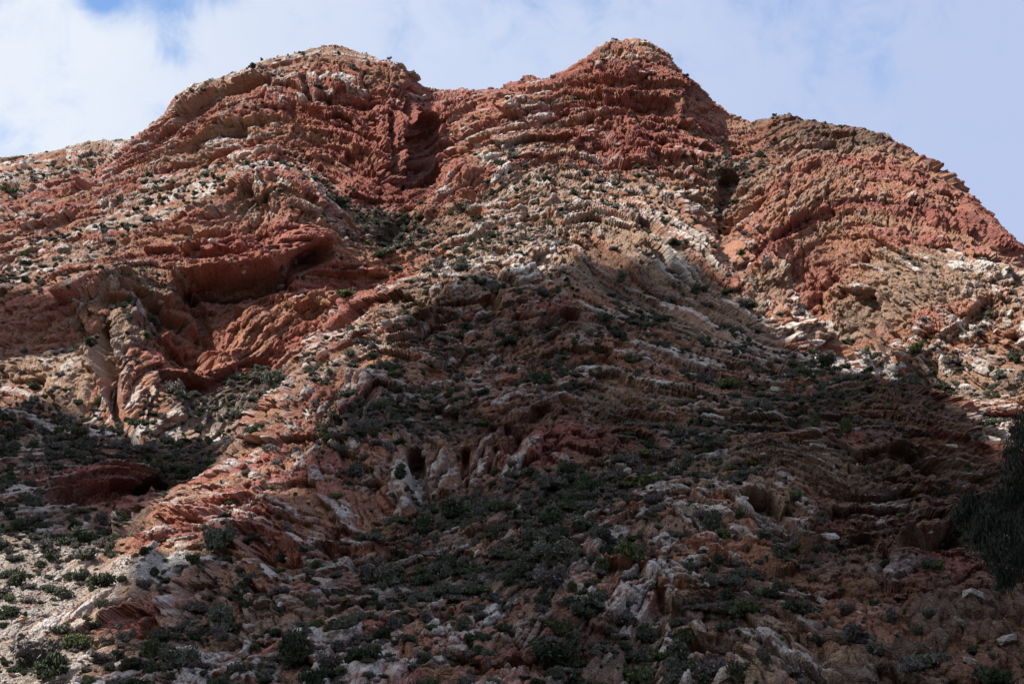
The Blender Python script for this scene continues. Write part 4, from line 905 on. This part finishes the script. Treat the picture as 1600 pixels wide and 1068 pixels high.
# ------------------------------------------------------------------ gum tree close by at the right edge
def gum_tree():
    r = np.random.default_rng(321)
    D = 27.0
    def at(px, py, d=D):
        a, b = ray(px, py); return np.array([a * d, d, CAMZ + b * d])
    base_ = at(1790, 1068); base_[2] = 0.0
    root = bpy.data.objects.new('gum_tree', None); COL.objects.link(root); root.location = base_
    root['label'] = 'dark gum tree with drooping leaves hanging in at the right edge'; root['category'] = 'tree'
    mb, N, L, b = new_mat('gum_bark')
    nn = N.new('ShaderNodeTexNoise'); nn.inputs['Scale'].default_value = 6; geo = N.new('ShaderNodeNewGeometry'); L.new(geo.outputs['Position'], nn.inputs['Vector'])
    rp = N.new('ShaderNodeValToRGB'); L.new(nn.outputs['Fac'], rp.inputs['Fac']); rp.color_ramp.elements[0].color = (.09, .075, .065, 1); rp.color_ramp.elements[1].color = (.26, .23, .20, 1)
    L.new(rp.outputs[0], b.inputs['Base Color']); b.inputs['Roughness'].default_value = .85
    ml, N, L, b = new_mat('gum_leaf')
    va = N.new('ShaderNodeAttribute'); va.attribute_name = 'tint'; L.new(va.outputs['Color'], b.inputs['Base Color']); b.inputs['Roughness'].default_value = .55; b.inputs['Specular IOR Level'].default_value = .25
    def tube(path, radii, ns=8):
        vs, fs = [], []
        path = [np.array(q, float) for q in path]
        for i, q in enumerate(path):
            t = path[min(i + 1, len(path) - 1)] - path[max(i - 1, 0)]; t /= np.linalg.norm(t)
            a = np.cross(t, (0.3, 0.9, 0.2)); a /= np.linalg.norm(a); c = np.cross(t, a)
            for k_ in range(ns):
                w_ = 2 * np.pi * k_ / ns; vs.append(q + radii[i] * (a * math.cos(w_) + c * math.sin(w_)))
        for i in range(len(path) - 1):
            for k_ in range(ns): fs.append((i * ns + k_, i * ns + (k_ + 1) % ns, (i + 1) * ns + (k_ + 1) % ns, (i + 1) * ns + k_))
        return vs, fs
    def curve(a, b_, n, sag, jit):
        out = []
        for i in range(n + 1):
            t = i / n; q = a + (b_ - a) * t; q = q + np.array([0, 0, sag * math.sin(math.pi * t)]) + r.normal(0, jit, 3) * (0 < i < n); out.append(q)
        return out
    def part(name, vs, fs, mat, tint=None, parent=root):
        me = mesh_from(name, np.array(vs) - base_, fs, mat, tint); o = bpy.data.objects.new(name, me); COL.objects.link(o); o.parent = parent; return o
    top = base_ + np.array([0.5, 0.6, 13.0])
    tp = curve(base_ - np.array([0, 0, .2]), top, 9, 0, .14)
    vs, fs = tube(tp, np.linspace(.34, .10, len(tp)), 12); part('trunk', vs, fs, mb)
    # drooping clumps: (pixel x, y, radius m, distance)
    clumps = [(1604, 672, .36, 26), (1588, 700, .28, 25.6), (1612, 650, .40, 26.5), (1640, 690, .6, 27), (1605, 735, .20, 25.8), (1680, 640, .6, 27.5),
              (1590, 772, .42, 26.2), (1560, 800, .36, 26.6), (1610, 810, .6, 27), (1545, 830, .30, 26.2), (1580, 850, .48, 26), (1555, 880, .30, 25.8), (1605, 890, .45, 26.4), (1515, 800, .20, 26.8), (1500, 822, .16, 26.9), (1530, 850, .22, 26.5), (1650, 850, .8, 27.4), (1640, 780, .7, 27.6), (1680, 740, .8, 28), (1720, 660, 1.0, 28), (1770, 560, 1.2, 28), (1850, 500, 1.3, 28.5), (1900, 640, 1.2, 27.5), (1930, 760, 1.1, 28), (1740, 820, .9, 27), (1570, 915, .18, 26)]
    limbs = [(tp[5], at(1640, 640, 26.6)), (tp[4], at(1600, 790, 26.6)), (tp[3], at(1590, 860, 26.2)), (tp[6], at(1740, 560, 28)), (tp[5], at(1890, 560, 28)), (tp[4], at(1920, 740, 28)), (tp[4], at(1700, 760, 27.6))]
    ends = []
    for a, b_ in limbs:
        path = curve(a, b_, 7, .35, .06); vs, fs = tube(path, np.linspace(.10, .018, 8), 7); bo = part('branch', vs, fs, mb); ends += [(q, bo) for q in path[3:]]
    vs, fs, tn = [], [], []
    for px, py, rad, d in clumps:
        if py > 740: py -= 24
        rad *= 0.9
        c = at(px, py, d)
        e, bo = min(ends, key=lambda q: np.linalg.norm(q[0] - c)); path = curve(e, c, 4, .12, .04); a_, b_ = tube(path, np.linspace(.02, .006, 5), 5); part('twig', a_, b_, mb, None, bo)
        for _ in range(int(70 + 620 * rad ** 1.6)):
            q = r.normal(size=3); q /= np.linalg.norm(q); o = c + q * rad * r.random() ** .45 * np.array([1, 1, 1.05])
            nleaf = 3 + int(3 * r.random())
            for k_ in range(nleaf):            # a hanging spray
                oo = o + r.normal(0, .05, 3) - np.array([0, 0, .05 * k_])
                a = np.array([r.normal(0, .38), r.normal(0, .38), -1.0]); a /= np.linalg.norm(a)
                w_ = np.cross(a, r.normal(size=3)); w_ /= np.linalg.norm(w_)
                l = .10 + .08 * r.random(); wd = .009 + .005 * r.random(); bend = np.cross(a, w_) * .012
                k1 = len(vs); vs += [oo, oo + a * l * .4 + w_ * wd + bend, oo + a * l + w_ * .01, oo + a * l * .4 - w_ * wd + bend]; fs.append((k1, k1 + 1, k1 + 2, k1 + 3))
                g = .6 + .8 * r.random(); tn.append(np.array([.013, .018, .011]) * g)
    part('crown', vs, fs, ml, np.array(tn))
gum_tree()
